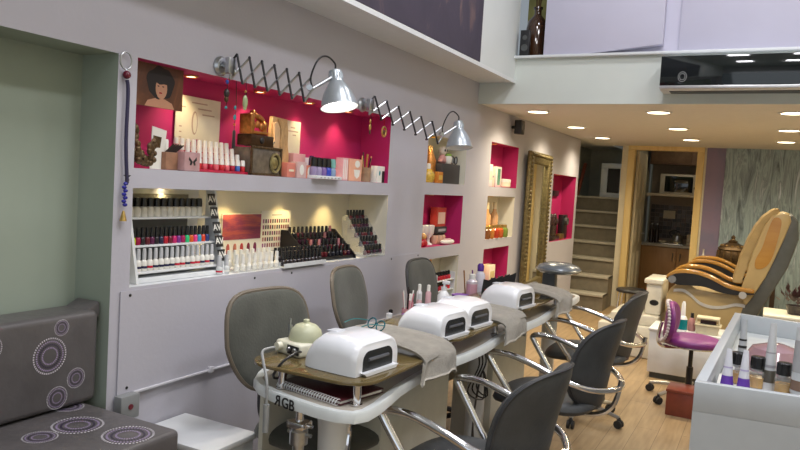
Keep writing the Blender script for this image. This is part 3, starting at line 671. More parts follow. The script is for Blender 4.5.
# ================================================================== LAMPS, HIGH THINGS
def scissor_lamp(label, y, z, hx, hy, hz, tilt, yaw, lit=True, n=6):
    t = thing('scissor_wall_lamp', label, 'wall lamp', (0, y, z), 0, 'grey scissor-arm wall lamps')
    b = B(); b.lathe([(0.042, 0), (0.044, 0.008), (0.036, 0.02), (0.015, 0.026)], M=face(0, 0, 0), n=24)
    b.cyl((0.02, 0, 0), (0.065, 0.0, 0), 0.012); b.box((0.045, -0.02, -0.035), (0.07, 0.03, 0.035), 0.004); b.obj('wall_mount', STEEL, t)
    a = Vector((0.06, 0.02, 0.0)); e = Vector((hx-0.08, hy-y-0.105, hz-z-0.050)); d = e-a; L = d.length; d.normalize()
    up_ = Vector((0, 0, 1)); up_ = (up_-d*up_.dot(d)).normalized(); sd = d.cross(up_); h = 0.058
    st = L/n; b = B(); c = B()
    for k in range(n):
        p0, p1 = a+d*st*(k), a+d*st*(k+1)
        b.cyl(p0+up_*h+sd*0.004, p1-up_*h+sd*0.004, 0.0056, n=6); c.cyl(p0-up_*h-sd*0.004, p1+up_*h-sd*0.004, 0.0056, n=6)
    for k in range(n+1):
        for s_ in (-1, 1):
            if 0 < k < n: b.cyl(a+d*st*k+up_*h*s_-sd*0.008, a+d*st*k+up_*h*s_+sd*0.008, 0.006, n=8)
    for k in range(n): c.cyl(a+d*st*(k+.5)-sd*0.008, a+d*st*(k+.5)+sd*0.008, 0.005, n=8)
    b.cyl(a+up_*h, Vector((0.055, 0.01, 0.02)), 0.005, n=6); c.cyl(a-up_*h, Vector((0.055, 0.01, -0.02)), 0.005, n=6)
    b.obj('scissor_bars', mat('bar_dark', (0.05, 0.05, 0.055), 0.4, 0.7), t); c.obj('scissor_bars', STEEL, t)
    head = Vector((hx, hy-y, hz-z))
    q = Matrix.Translation(head) @ Euler((math.radians(tilt), math.radians(yaw), 0)).to_matrix().to_4x4()
    b = B(); b.cyl(e-up_*h, e+d*0.02+up_*0.01, 0.006, n=8); b.cyl(e+d*0.02+up_*0.01, q @ Vector((0, -0.02, 0.02)), 0.008, n=8); b.cyl(e+d*0.005+up_*0.01-sd*0.012, e+d*0.005+up_*0.01+sd*0.012, 0.013); b.obj('joint', STEEL, t)
    outer = [(0.027, 0.052), (0.031, 0.048), (0.032, 0.0), (0.036, -0.006), (0.050, -0.026), (0.066, -0.055), (0.078, -0.088), (0.083, -0.112), (0.087, -0.12)]
    inner = [(0.084, -0.12), (0.080, -0.111), (0.074, -0.088), (0.062, -0.056), (0.045, -0.028), (0.02, -0.018), (0.001, -0.017)]
    b = B(); b.lathe(outer+[(0.087, -0.1215), (0.084, -0.1215)]+inner[0:0], n=36, M=q, cap=False); b.lathe([(0.001, 0.054), (0.027, 0.052)], n=36, M=q, cap=False)
    for k in range(16):
        an = 2*PI*k/16; b.cyl(q @ Vector((0.0318*math.cos(an), 0.0318*math.sin(an), 0.008)), q @ Vector((0.0318*math.cos(an), 0.0318*math.sin(an), 0.036)), 0.0022, n=6)
    sh = b.obj('lamp_shade', ALU, t)
    b = B(); b.lathe(inner, n=36, M=q, cap=False); b.obj('reflector', mat('reflector_white', (0.85, 0.85, 0.83), 0.4), sh)
    b = B(); b.lathe([(0.001, -0.100), (0.040, -0.098), (0.060, -0.09), (0.068, -0.078), (0.02, -0.03), (0.001, -0.03)], n=28, M=q); b.obj('bulb', EMITW if lit else mat('bulb_off', (0.75, 0.72, 0.68), 0.3), t)
    top = q @ Vector((0, 0, 0.054)); jn = e+d*0.02+up_*0.01
    b = B(); b.tube([top, top+Vector((0, -0.005, 0.03)), top+Vector((-0.02, -0.045, 0.055)), top+Vector((-0.035, -0.09, 0.03)), (top+jn)/2+Vector((-0.03, -0.06, 0.0)), jn], 0.0042, 8, 7); b.obj('power_cable', BLACK, t)
    if lit: spot('lamp_light', q @ Vector((0, 0, -0.125))+Vector((0, y, z)), q @ Vector((0, 0, -1))+Vector((0, y, z)), 16, (1.0, 0.95, 0.88), 130, 0.8, 0.05)
scissor_lamp('grey scissor-arm wall lamp above the long magenta niche, nearer the camera', 2.40, 1.972, 0.42, 2.70, 1.945, -4, -14)
scissor_lamp('grey scissor-arm wall lamp in front of the upper square niche, farther from the camera', 3.62, 1.957, 0.40, 4.175, 1.872, -6, -8, False)

for nm, lb, q, p in (('fill_lamp', 'added fill lamp on the kitchen ceiling, above the worktop', (1.1, 10.9, 2.499), 6), ('fill_lamp', 'added fill lamp over the stairs, hidden behind the wall end', (-0.42, 9.75, 2.279), 12)):  # both lamps are added, set out of sight to brighten kitchen and stairs
    t = thing(nm, lb, 'fill lamp', q)
    b = B(); b.lathe([(0.11, 0), (0.12, -0.02), (0.09, -0.05), (0.001, -0.06)], n=20); b.obj('diffuser', EMITY, t)
    spot('fill_lamp_light', (q[0], q[1], q[2]-0.07), (q[0], q[1], 0), p, (1.0, 0.86, 0.62), 165, 1.0, 0.08)
# recessed downlights in the loft ceiling
k = 0
for iy, y in enumerate((6.02, 7.38, 8.68)):
    for ix, x in enumerate((0.345, 1.345, 2.30, 3.30)):  # last column is added out of view to brighten the back
        t = thing('downlight', '%s downlight in the %s row of the loft ceiling' % (('leftmost', 'second', 'third', 'rightmost')[ix], ('nearest', 'middle', 'farthest')[iy]), 'downlight', (x, y, 2.205), 0, 'recessed downlights under the loft')
        b = B(); b.lathe([(0.088, 0.001), (0.105, 0.001), (0.108, -0.004), (0.090, -0.009), (0.084, -0.006)], n=28, cap=False); b.obj('bezel', WHITE, t)
        b = B(); b.lathe([(0.001, -0.005), (0.087, -0.005)], n=28, cap=False); b.obj('diffuser', EMITY, t)
        spot('downlight_beam', (x, y, 2.19), (x, y, 0), 78, (1.0, 0.85, 0.60), 150, 1.0, 0.08)
# niche spots
def niche_spot(x, y, z, where, p, col=WARM, group='small recessed spots in the wall niches'):
    t = thing('niche_spot', where, 'spot light', (x, y, z), 0, group)
    b = B(); b.lathe([(0.024, 0.0), (0.034, 0.0), (0.034, -0.004), (0.026, -0.007)], n=18, cap=False); b.obj('bezel', GOLD, t)
    b = B(); b.lathe([(0.001, -0.003), (0.026, -0.003)], n=18, cap=False); b.obj('bulb', EMITS, t)
    spot('niche_beam', (x, y, z-0.012), (x-0.05, y, z-1), p, col, 105, 0.7, 0.02)
for i, y in enumerate((2.36, 2.84, 3.27, 3.68)): niche_spot(-0.13, y, 1.9255, 'recessed spot in the magenta niche ceiling, %s of four' % nth(i, 4), 4.0)
for i, y in enumerate((2.30, 2.80, 3.27, 3.72)): niche_spot(-0.20, y, 1.4215, 'recessed spot above the lower nail polish niche, %s of four' % nth(i, 4), 4.2, (1.0, 0.74, 0.32))
for key, lb in (('n1', 'upper square niche with toys'), ('n2', 'magenta square niche with white figures'), ('n3', 'lowest square niche behind the far chair'),
                ('c1', 'top magenta niche beside the mirror'), ('c2', 'middle cream niche beside the mirror'), ('c3', 'lowest magenta niche beside the mirror')):
    h = H[key]; niche_spot(-0.07, h[0]+(h[1]-h[0])*0.33, h[3]-0.0005, 'recessed spot in the ceiling of the ' + lb, 1.7, (1.0, 0.74, 0.32))
niche_spot(-0.07, 8.3, 1.7215, 'recessed spot in the ceiling of the magenta niche beyond the mirror', 0.7)

# air conditioner
t = thing('air_conditioner', 'black glossy wall air conditioner hanging on the loft front', 'air conditioner', (2.065, 5.47, 2.272))
b = B(); b.prism([(0, 0.0), (-0.17, 0.0), (-0.20, 0.025), (-0.20, 0.21), (-0.16, 0.243), (0, 0.243)], -0.62, 0.62, 'x', 0.003); b.obj('housing', mat('ac_white', (0.62, 0.65, 0.66), 0.4), t)
b = B(); b.box((-0.622, -0.208, 0.03), (0.622, -0.199, 0.235), 0.003); b.obj('front_panel', GLOSSB, t)
b = B(); b.box((-0.622, -0.212, 0.008), (0.622, -0.16, 0.03), 0.003); b.obj('silver_trim', SILVER, t)
b = B(); b.box((-0.56, -0.15, -0.004), (0.56, -0.03, 0.0)); b.obj('air_outlet', BLACK, t)
b = B()
for rr in (0.034, 0.022): b.tube([(-0.475+rr*0.8*math.cos(a), -0.2095, 0.09+rr*math.sin(a)) for a in [2*PI*k/24 for k in range(24)]], 0.0015, 6, closed=True)
b.obj('ring_marks', SILVER, t)  # two thin silver rings on the black front panel
# lavender boards on the loft
t = thing('lavender_panel', 'lavender panel leaning on the loft ledge, its right end lifted off the ledge', 'panel', (0.53, 5.50, 2.58))
b = B(); b.prism([(0.0, 0.0), (0.36, 0.0), (0.885, 0.050), (0.885, 1.3), (0.0, 1.3)], -0.055, 0.0, 'y', 0.002); b.obj('board', LAV, t)
t = thing('lavender_panel', 'lavender panel on the loft ledge behind the air conditioner', 'panel', (1.50, 5.50, 2.58))
b = B(); b.prism([(0.02, 0.0), (1.15, 0.0), (1.15, 0.012), (0.02, 0.012)], 0, 1.3, 'z', 0.002); b.obj('board', LAV, t)
t = thing('glass_vase', 'brown glass bottle vase with dry stems standing on the loft ledge', 'vase', (0.415, 5.605, 2.579))
b = B(); b.lathe([(0.070, 0), (0.085, 0.012), (0.087, 0.24), (0.075, 0.30), (0.035, 0.345), (0.028, 0.36), (0.028, 0.395), (0.038, 0.40), (0.038, 0.415)], n=24); b.obj('bottle', mat('brown_glass', (0.05, 0.020, 0.008), 0.08, var=0.1, coat=0.6), t)
b = B()
for i in range(9):
    an = random.uniform(0, 6.28); q = random.uniform(0.04, 0.12); b.tube([(0.008*math.cos(an), 0.008*math.sin(an), 0.25), (0.02*math.cos(an), 0.02*math.sin(an), 0.46), (q*math.cos(an), q*0.5*math.sin(an), 0.60+random.random()*0.2)], 0.0045, 5, 3)
b.obj('dry_stems', mat('dry_stem', (0.10, 0.06, 0.02), 0.7), t)
t = thing('loudspeaker', 'small black box speaker standing on the loft ledge before the brown vase', 'speaker', (0.375, 5.435, 2.579))
b = B(); b.box((-0.04, -0.0, 0), (0.04, 0.035, 0.20), 0.005); b.obj('cabinet', BLACK, t)
b = B()
for z, r in ((0.06, 0.028), (0.14, 0.02)): b.lathe([(r, 0), (r*0.9, 0.003), (r*0.4, 0.001), (0.001, 0.002)], M=Matrix.Translation((0, 0, z)) @ Matrix.Rotation(PI/2, 4, 'X'), n=18)
b.obj('speaker_cone', SHELLG, t)
t = thing('loudspeaker', 'small black speaker mounted high on the left wall above the mirror', 'speaker', (0, 6.36, 2.095), math.radians(0))
b = B(); b.cyl((0, 0, 0), (0.06, 0, 0), 0.015); b.obj('bracket', BLACK, t)
b = B(); b.box((0.04, -0.06, -0.065), (0.11, 0.05, 0.065), 0.008); b.obj('cabinet', BLACK, t)
b = B(); b.lathe([(0.040, 0), (0.036, 0.004), (0.02, 0.001), (0.001, 0.003)], M=face(0.11, -0.005, 0), n=20); b.obj('speaker_cone', SHELLG, t)
# mirror
t = thing('wall_mirror', 'tall mirror in an ornate antique gold frame on the left wall', 'mirror', (0.022, 7.20, 0.46), math.radians(2.5))
b = B(); y0, y1, z1 = -0.44, 0.45, 1.45
for k_, (r, o) in enumerate(((0.05, 0.0), (0.03, 0.055))):
    P = [(-y0 and y0+o, o), (y1-o, o), (y1-o, z1-o), (y0+o, z1-o)]
    for (ya, za), (yb, zb) in zip(P, P[1:]+P[:1]): b.box((0.0, min(ya, yb)-0.0, min(za, zb)-0.0), (0.05 if k_ == 0 else 0.035, max(ya, yb)+(0.11-o if ya == yb and ya < 0 else 0), max(za, zb)+0.0)) if False else None
fw_ = 0.125
for lo, hi in (((0, y0, 0), (0.045, y0+fw_, z1)), ((0, y1-fw_, 0), (0.045, y1, z1)), ((0, y0+fw_, 0), (0.045, y1-fw_, fw_)), ((0, y0+fw_, z1-fw_), (0.045, y1-fw_, z1))): b.box(lo, hi, 0.012)
for s in range(34):
    z = 0.03+s*(z1-0.06)/33
    for yy in (y0+0.035, y1-0.035): b.ball((0.047, yy, z), 0.02, (0.7, 1, 0.9), 8, 5)
for s in range(20):
    yy = y0+0.04+s*(y1-y0-0.08)/19
    for z in (0.035, z1-0.035): b.ball((0.047, yy, z), 0.02, (0.7, 1, 0.9), 8, 5)
b.obj('frame', ANTGOLD, t, ang=60)
b = B(); b.box((0.018, y0+fw_-0.01, fw_-0.01), (0.024, y1-fw_+0.01, z1-fw_+0.01), M=Matrix.Rotation(math.radians(2.0), 4, 'Z')); b.obj('mirror_glass', mat('mirror_silver', (0.82, 0.84, 0.80), 0.02, 1.0, var=0.0), t)
# charms and cords hanging on the wall
def strand(label, cat, y, z0, z1, x=0.02, beads=(), mats_=None, name='hanging_charm', tail=None):
    t = thing(name, label, cat, (x, y, z0))
    b = B(); b.tube([(0, 0, 0), (0.002, 0.004, (z1-z0)*0.5), (0, 0, z1-z0)], 0.0016, 6, 4); b.obj('cord', mats_ or BLACK, t)
    for f, r, mm, sc in beads:
        b = B(); b.ball((0, 0, (z1-z0)*f), r, sc, 12, 8); b.obj('bead', mm, t)
    if tail:
        b = B(); b.lathe([(0.001, 0), (tail[0], -0.01), (tail[0]*1.2, -tail[1]), (0.001, -tail[1])], (0, 0, z1-z0), 10); b.obj('tassel', tail[2], t)
    return t
t = thing('key_ring_hanging', 'silver ring with red bead and long dark strap hanging beside the green alcove', 'hanging ornament', (0.012, 1.876, 1.90))
b = B(); b.tube([(0.004, 0.026*math.cos(a), 0.033*math.sin(a)) for a in [2*PI*k/24 for k in range(24)]], 0.0032, 8, closed=True); b.obj('ring', STEEL, t)
b = B(); b.ball((0.006, 0.004, -0.052), 0.0155); b.obj('red_bead', colour('garnet', (0.12, 0.005, 0.02)), t)
b = B(); b.tube([(0.006, 0.006, -0.07), (0.005, 0.014, -0.12), (0.006, 0.012, -0.3), (0.006, 0.024, -0.46)], 0.007, 8, 5); b.obj('strap', colour('navy_strap', (0.03, 0.025, 0.07), 0.6), t)
b = B(); b.tube([(0.004, 0.01, -0.07), (0.004, 0.012, -0.095)], 0.006); b.obj('clasp', STEEL, t)
b = B()
for k_ in range(5):
    a = PI/2+2*PI*k_/5; b.add([(0.008, 0.022+0.02*math.cos(a), -0.435+0.02*math.sin(a)), (0.008, 0.022+0.008*math.cos(a+0.6), -0.435+0.008*math.sin(a+0.6)), (0.012, 0.022, -0.435), (0.008, 0.022+0.008*math.cos(a-0.6), -0.435+0.008*math.sin(a-0.6))], [(0, 1, 2, 3)])
b.obj('star_charm', colour('dark_star', (0.03, 0.03, 0.04)), t)
b = B()
for k_ in range(7): b.ball((0.006, 0.018-0.006*(k_ % 2), -0.462-k_*0.0135), 0.008, (1, 1.3, 0.9), 8, 6)
b.obj('blue_beads', colour('cobalt', (0.02, 0.02, 0.28)), t)
b = B(); b.lathe([(0.003, 0), (0.006, -0.008), (0.013, -0.035), (0.014, -0.04)], (0.006, 0.012, -0.565), 12); b.obj('bell', GOLD, t)
TURQ = colour('turquoise', (0.05, 0.28, 0.32)); DKB = colour('dark_bead', (0.03, 0.02, 0.02)); 
strand('dark beaded charm hanging below the near wall lamp mount', 'hanging ornament', 2.40, 1.915, 1.79, 0.045, ((0.1, 0.008, colour('blue_bead', (0.03, 0.08, 0.35)), (1, 1, 1.3)), (0.5, 0.013, DKB, (1, 1, 1.6)), (0.7, 0.010, BRONZE, (1, 1, 1.5)), (1, 0.007, TURQ, (1, 1, 1))))
strand('long cord with turquoise beads and black tassel hanging in front of the cream poster', 'hanging ornament', 2.46, 1.915, 1.70, 0.045, ((0.55, 0.006, TURQ, (1, 1, 1.6)), (0.75, 0.007, TURQ, (1, 1, 1.8)), (0.9, 0.006, COPPER, (1, 1, 1))), None, tail=(0.007, 0.085, BLACK))
strand('pale green hand charm hanging under the near scissor arm', 'hanging ornament', 2.525, 1.925, 1.83, 0.045, ((1.0, 0.020, colour('pale_jade', (0.42, 0.50, 0.26)), (0.5, 0.75, 1.6)), (1.28, 0.011, colour('pale_jade', (0.42, 0.50, 0.26)), (0.5, 1, 1)), (0.5, 0.006, GOLD, (1, 1, 1))))
strand('thin gold charm hanging below the far wall lamp mount', 'hanging ornament', 3.66, 1.915, 1.80, 0.045, ((0.45, 0.008, GOLD, (0.6, 1, 1.8)), (0.75, 0.012, GOLD, (0.5, 1, 1.6)), (1, 0.008, BRONZE, (0.6, 1, 1.8))))
t = thing('hanging_charm', 'round gold medallion on a red cord hanging at the right end of the magenta niche', 'hanging ornament', (0.03, 3.855, 1.93))
b = B(); b.tube([(0, 0, 0), (0, 0.004, -0.08)], 0.002, 6); b.obj('cord', colour('red_cord', (0.5, 0.02, 0.02)), t)
b = B(); b.tube([(0.0, 0.004+0.026*math.cos(a), -0.11+0.03*math.sin(a)) for a in [2*PI*k/20 for k in range(20)]], 0.006, 8, closed=True); b.obj('medallion_ring', GOLD, t)
b = B(); b.ball((0, 0.004, -0.115), 0.013, (0.5, 1, 1.2)); b.obj('figure', BRONZE, t)

# ================================================================== NICHE CONTENTS
_mc = {}
def cached(key, build):
    if key not in _mc: _mc[key] = build()
    return _mc[key]
def bottle(label, loc, dims, bm_, cm_, group, name='nail_polish_bottle', cat='nail polish', band=None, square=False):
    rb, hb, rc, hc = dims
    t = thing(name, label, cat, loc, 0, group)
    def mk(kind, m_):
        def f():
            me = bpy.data.meshes.new(kind); b = B()
            if kind == 'body': b.lathe([(rb*0.9, 0), (rb, hb*0.06), (rb, hb*0.72), (rb*0.85, hb*0.88), (rc*0.8, hb*0.97), (rc*0.75, hb)], n=10)
            elif kind == 'cap': b.lathe([(rc, hb), (rc*0.96, hb+hc*0.6), (rc*0.82, hb+hc*0.97), (rc*0.5, hb+hc)], n=10)
            else: b.lathe([(rb*1.02, hb*0.25), (rb*1.02, hb*0.45)], n=10, cap=False)
            bmesh.ops.recalc_face_normals(b.bm, faces=b.bm.faces[:]); b.bm.to_mesh(me); b.bm.free()
            for p in me.polygons: p.use_smooth = True
            me.set_sharp_from_angle(angle=math.radians(40)); me.materials.append(m_); return me
        return cached((kind, dims, m_.name), f)
    for kind, m_ in (('body', bm_), ('cap', cm_)) + ((('label_band', band),) if band else ()):
        o = bpy.data.objects.new(kind, mk(kind, m_)); C.objects.link(o); o.parent = t
    return t
CAPB = mat('cap_black', (0.012, 0.012, 0.013), 0.25); CAPG = mat('cap_silver_grey', (0.55, 0.56, 0.58), 0.3, 0.0); CAPW = mat('cap_white', (0.80, 0.79, 0.75), 0.35)
BODYW = mat('bottle_white', (0.80, 0.78, 0.72), 0.25, coat=0.3); REDB = colour('red_band', (0.55, 0.02, 0.05)); DKBAND = colour('navy_band', (0.03, 0.03, 0.08))
# --- polish rack
t = thing('polish_rack', 'white three-shelf nail polish rack at the left end of the lower niche', 'rack', (-0.14, 2.27, 1.031))
b = B(); b.box((-0.10, -0.26, 0), (-0.085, 0.27, 0.385), 0.002); b.box((-0.085, -0.26, 0), (0.10, 0.27, 0.02), 0.002); b.obj('body', WHITE, t)
b = B(); b.box((-0.084, -0.205, 0.03), (-0.078, 0.195, 0.36)); b.obj('back_board', mat('rack_grey', (0.16, 0.16, 0.15), 0.5), t)
RACK = ((0.005, 1.296), (0.035, 1.182), (0.065, 1.076))
for dx, z in RACK:
    b = B(); b.box((-0.085, -0.245, z-1.031-0.008), (dx+0.03, 0.245, z-1.031), 0.001); b.obj('shelf', WHITE, t)
b = B(); b.prism([(-0.02, 0.0), (0.11, 0.0), (0.03, 0.385), (-0.02, 0.385)], 0.249, 0.262, 'y', M=Matrix.Translation((0, 0, 0))); b.obj('side_panel', WHITE, t)
b = B(); b.prism([(-0.085, 0), (0.11, 0), (0.03, 0.385), (-0.085, 0.385)], -0.262, -0.249, 'y'); b.obj('side_panel', WHITE, t)
sgn = 0
for i, z in enumerate((1.375, 1.313, 1.245, 1.183, 1.118)):
    dx = 0.03+0.08*(1.416-z)/0.385
    M = face(dx, 0.225+0.006*i, z-1.031) @ Matrix.Rotation(math.radians(-12), 4, 'X')
    b = B(); b.box((-0.024, -0.027, 0.0), (0.024, 0.027, 0.002), M=M); sg = b.obj('logo_card', INK, t)
    lettering('card_lettering', 'AV', 0.042, M @ Matrix.Translation((0, 0, 0.003)), PAPER, sg)
for i in range(12):
    bottle('white nail polish with large black cap, %s on the top rack shelf' % nth(i, 12), (-0.14+0.005, 2.052+0.036*i, 1.2965), (0.0175, 0.044, 0.0155, 0.038), BODYW, CAPB, 'black-capped white polishes on the top rack shelf')
cols = [('lime', (0.45, 0.55, 0.02)), ('crimson', (0.35, 0.01, 0.06)), ('black', (0.02, 0.015, 0.02)), ('maroon', (0.12, 0.01, 0.02)), ('plum', (0.10, 0.01, 0.06)), ('black', (0.02, 0.015, 0.02)), ('navy', (0.02, 0.02, 0.06)), ('red', (0.5, 0.01, 0.03)),
        ('wine', (0.16, 0.01, 0.03)), ('hot pink', (0.6, 0.02, 0.15)), ('violet', (0.20, 0.03, 0.25)), ('raspberry', (0.4, 0.01, 0.10)), ('green', (0.02, 0.55, 0.20)), ('orange', (0.75, 0.12, 0.02)), ('neon pink', (0.75, 0.05, 0.25)), ('sky blue', (0.05, 0.35, 0.55)), ('orange-red', (0.7, 0.06, 0.02)), ('dark blue', (0.03, 0.05, 0.2))]
for i, (cn, cc) in enumerate(cols):
    bottle('%s nail polish with black cap, %s on the middle rack shelf' % (cn, nth(i, 18)), (-0.14+0.040, 2.043+0.0252*i, 1.1825), (0.0118, 0.033, 0.0085, 0.040), colour('polish_'+cn.replace(' ', '_').replace('-', '_'), cc), CAPB, 'coloured polishes on the middle rack shelf')
for i in range(15):
    bottle('silver-capped gel polish, %s on the bottom rack shelf' % nth(i, 15), (-0.14+0.072, 2.046+0.0305*i, 1.0765), (0.0138, 0.050, 0.0088, 0.044), BODYW, CAPG, 'silver-capped white gel polishes on the bottom rack shelf', band=(REDB if i in (2, 7, 8, 10, 11, 13) else DKBAND))
# --- posters on the lower niche back
t = thing('polish_poster', 'cardboard polish poster with purple sunset picture and five painted nails below', 'poster', (-0.275, 2.92, 1.031), 0)
b = B(); b.box((0, -0.16, 0), (0.006, 0.155, 0.262)); b.obj('card', PAPER, t)
b = B(); b.box((0.006, -0.155, 0.125), (0.0075, 0.15, 0.258)); b.obj('sunset_picture', streak('sunset_print', [(0.3, (0.10, 0.02, 0.08)), (0.48, (0.24, 0.04, 0.10)), (0.58, (0.45, 0.10, 0.08)), (0.7, (0.12, 0.03, 0.12))], (3, 3, 14), 0.4), t)
for i, cc in enumerate(((0.45, 0.12, 0.12), (0.55, 0.2, 0.15), (0.5, 0.06, 0.06), (0.18, 0.03, 0.06), (0.2, 0.03, 0.09))):
    b = B(); b.pad(0.013, 0.030, 0.003, 2.4, face(0.0075, -0.11+0.054*i, 0.075)); b.obj('nail_swatch', colour('swatch%s' % 'abcde'[i], cc), t)
t = thing('colour_chart', 'white nail colour chart card with rows of small swatches beside the sunset poster', 'colour chart', (-0.285, 3.21, 1.031))
b = B(); b.box((0, -0.125, 0), (0.005, 0.150, 0.275)); b.obj('card', PAPER, t)
b = B(); pal = [colour('chart_'+n, c) for n, c in (('a', (0.25, 0.06, 0.10)), ('b', (0.10, 0.08, 0.12)), ('c', (0.45, 0.2, 0.2)), ('d', (0.3, 0.12, 0.25)))]
for i in range(12):
    for j in range(5):
        b.mi = random.randrange(4); b.box((0.005, -0.108+i*0.0205, 0.07+j*0.034), (0.0065, -0.097+i*0.0205, 0.092+j*0.034))
b.obj('swatch_grid', pal, t)
b = B(); b.box((0.005, -0.09, 0.045), (0.006, 0.12, 0.050)); b.box((0.005, -0.03, 0.248), (0.006, 0.06, 0.254)); b.obj('print_lines', GREYPRINT, t)
# --- white-capped bottles in a clear stand, two with red labels at the left
t = thing('acrylic_stand', 'clear acrylic stand holding white-capped polishes at the front of the lower niche', 'stand', (-0.06, 2.78, 1.031))
b = B(); b.box((-0.05, -0.19, 0), (0.05, 0.17, 0.004)); b.box((0.046, -0.19, 0.004), (0.05, 0.17, 0.028)); b.box((-0.05, -0.19, 0.004), (-0.002, 0.17, 0.018)); b.obj('tray', ACRYL, t)
for i in range(8):
    bottle('white-capped milky polish in clear stand, %s of the back row' % nth(i, 8), (-0.085, 2.612+0.044*i, 1.0495), (0.0135, 0.036, 0.010, 0.046), BODYW, CAPW, 'white-capped polishes in the clear stand')
for i in range(8):
    bottle('white-capped milky polish in clear stand, %s of the front row' % nth(i, 8), (-0.035, 2.612+0.044*i, 1.0355), (0.0135, 0.036, 0.010, 0.046), BODYW, CAPW, 'white-capped polishes in the clear stand')
for i in range(2):
    bottle('clear polish with red label and grey cap, %s of two beside the rack' % ('left', 'right')[i], (-0.035, 2.492+0.048*i, 1.0315), (0.016, 0.040, 0.011, 0.048), mat('bottle_clear', (0.62, 0.64, 0.64), 0.1, coat=0.5), CAPG, 'red-labelled polishes beside the rack', band=REDB if i == 0 else PAPER)
# --- black row and its white tray
t = thing('display_tray', 'shallow white tray of black polishes projecting from the lower niche edge', 'tray', (-0.02, 3.11, 1.031))
b = B(); b.box((-0.07, -0.19, 0), (0.04, 0.19, 0.006)); b.box((0.034, -0.19, 0.006), (0.04, 0.19, 0.022)); b.box((-0.07, -0.19, 0.006), (-0.015, 0.19, 0.02)); b.obj('tray', WHITE, t)
BLKP = mat('polish_black', (0.018, 0.012, 0.018), 0.15, coat=0.5)
for i in range(11):
    bottle('black nail polish in the white tray, %s of the back row' % nth(i, 11), (-0.062, 2.942+0.0335*i, 1.0515), (0.0132, 0.034, 0.009, 0.044), BLKP, CAPB, 'black polishes in the white tray')
for i in range(11):
    bottle('black nail polish in the white tray, %s of the front row' % nth(i, 11), (-0.008, 2.942+0.0335*i, 1.0375), (0.0132, 0.034, 0.009, 0.044), BLKP, CAPB, 'black polishes in the white tray')
# --- black stepped display
t = thing('stepped_display', 'black stepped display case of dark polishes in the lower niche', 'display', (-0.155, 3.48, 1.031), math.radians(-4))
b = B()
for k_ in range(4): b.box((-0.105, -0.215, 0), (0.105-k_*0.05, 0.215, 0.018+k_*0.034), 0.002)
b.prism([(-0.105, 0), (0.115, 0), (0.115, 0.02), (-0.055, 0.165), (-0.105, 0.165)], -0.225, -0.215, 'y'); b.prism([(-0.105, 0), (0.115, 0), (0.115, 0.02), (-0.055, 0.165), (-0.105, 0.165)], 0.215, 0.225, 'y')
b.obj('case', BLACK, t)
dk = [colour('dark_'+n, c, 0.12) for n, c in (('plum', (0.05, 0.008, 0.03)), ('ink', (0.012, 0.012, 0.02)), ('wine', (0.10, 0.008, 0.015)), ('rose', (0.35, 0.12, 0.14)))]
RW = ('front', 'second', 'third', 'back')
for k_ in range(4):
    for i in range(11):
        lx, ly = 0.080-k_*0.05, -0.190+0.038*i; an = math.radians(-4)
        bottle('dark polish in the black stepped display, %s of the %s row' % (nth(i, 11), RW[k_]), (-0.155+lx*math.cos(an)-ly*math.sin(an), 3.48+lx*math.sin(an)+ly*math.cos(an), 1.0495+k_*0.034), (0.013, 0.030, 0.0088, 0.034), dk[random.choice((0, 1, 1, 2))], CAPB if random.random() < 0.93 else colour('cap_rose', (0.5, 0.2, 0.22)), 'dark polishes in the black stepped display')
# --- clear stepped stand at the right
t = thing('acrylic_steps', 'clear acrylic staircase stand of dark polishes at the right end of the lower niche', 'stand', (-0.075, 3.868, 1.031))
b = B()
for k_ in range(5): b.box((-0.095+(4-k_)*0.036, -0.115, 0.010+k_*0.052), (-0.055+(4-k_)*0.036, 0.115, 0.014+k_*0.052)); b.box((-0.058+(4-k_)*0.036, -0.115, 0.014+k_*0.052), (-0.055+(4-k_)*0.036, 0.115, 0.026+k_*0.052))
b.obj('steps', ACRYL, t)
for yy in (-0.119, 0.115):
    b = B(); b.prism([(-0.095, 0), (0.095, 0), (0.095, 0.03), (-0.06, 0.25), (-0.095, 0.25)], yy, yy+0.004, 'y'); b.obj('side_plate', ACRYL, t)
for k_ in range(5):
    for i in range(6):
        bottle('dark polish on the clear staircase stand, %s on the %s step' % (nth(i, 6), ('lowest', 'second lowest', 'middle', 'second highest', 'highest')[k_]), (-0.150+(4-k_)*0.036, 3.775+0.037*i, 1.0455+k_*0.052), (0.0135, 0.030, 0.0095, 0.034), dk[random.choice((0, 1, 2, 2))], CAPB, 'dark polishes on the clear staircase stand')

# --- magenta niche
Z0 = 1.501
t = thing('portrait_print', 'photo print of a woman with curly dark hair at the left of the magenta niche', 'poster', (-0.05, 2.115, 1.752))
b = B(); b.box((-0.004, -0.155, 0), (0, 0.12, 0.172)); b.obj('print', streak('portrait_background', [(0.35, (0.06, 0.022, 0.012)), (0.55, (0.14, 0.05, 0.02)), (0.72, (0.32, 0.16, 0.07))], (3, 6, 4), 0.45), t)
SKIN = colour('portrait_skin', (0.50, 0.25, 0.15), 0.5); HAIR = colour('portrait_hair', (0.012, 0.008, 0.008), 0.6)
def flat_blob(b, pts, x, M=None): b.add([(x, p[0], p[1]) for p in pts], [tuple(range(len(pts)))])
def ell(cy, cz, ry, rz, n=20, j=0): return [(cy+ry*(1+j*math.sin(5*a))*math.cos(a), cz+rz*(1+j*math.cos(7*a))*math.sin(a)) for a in [2*PI*k/n for k in range(n)]]
b = B(); flat_blob(b, [(-0.085, 0.001), (0.075, 0.001), (0.06, 0.025), (0.02, 0.038), (-0.03, 0.038), (-0.07, 0.025)], 0.0006); flat_blob(b, [(-0.02, 0.03), (0.012, 0.03), (0.012, 0.06), (-0.02, 0.06)], 0.0007); b.obj('shoulders', SKIN, t)
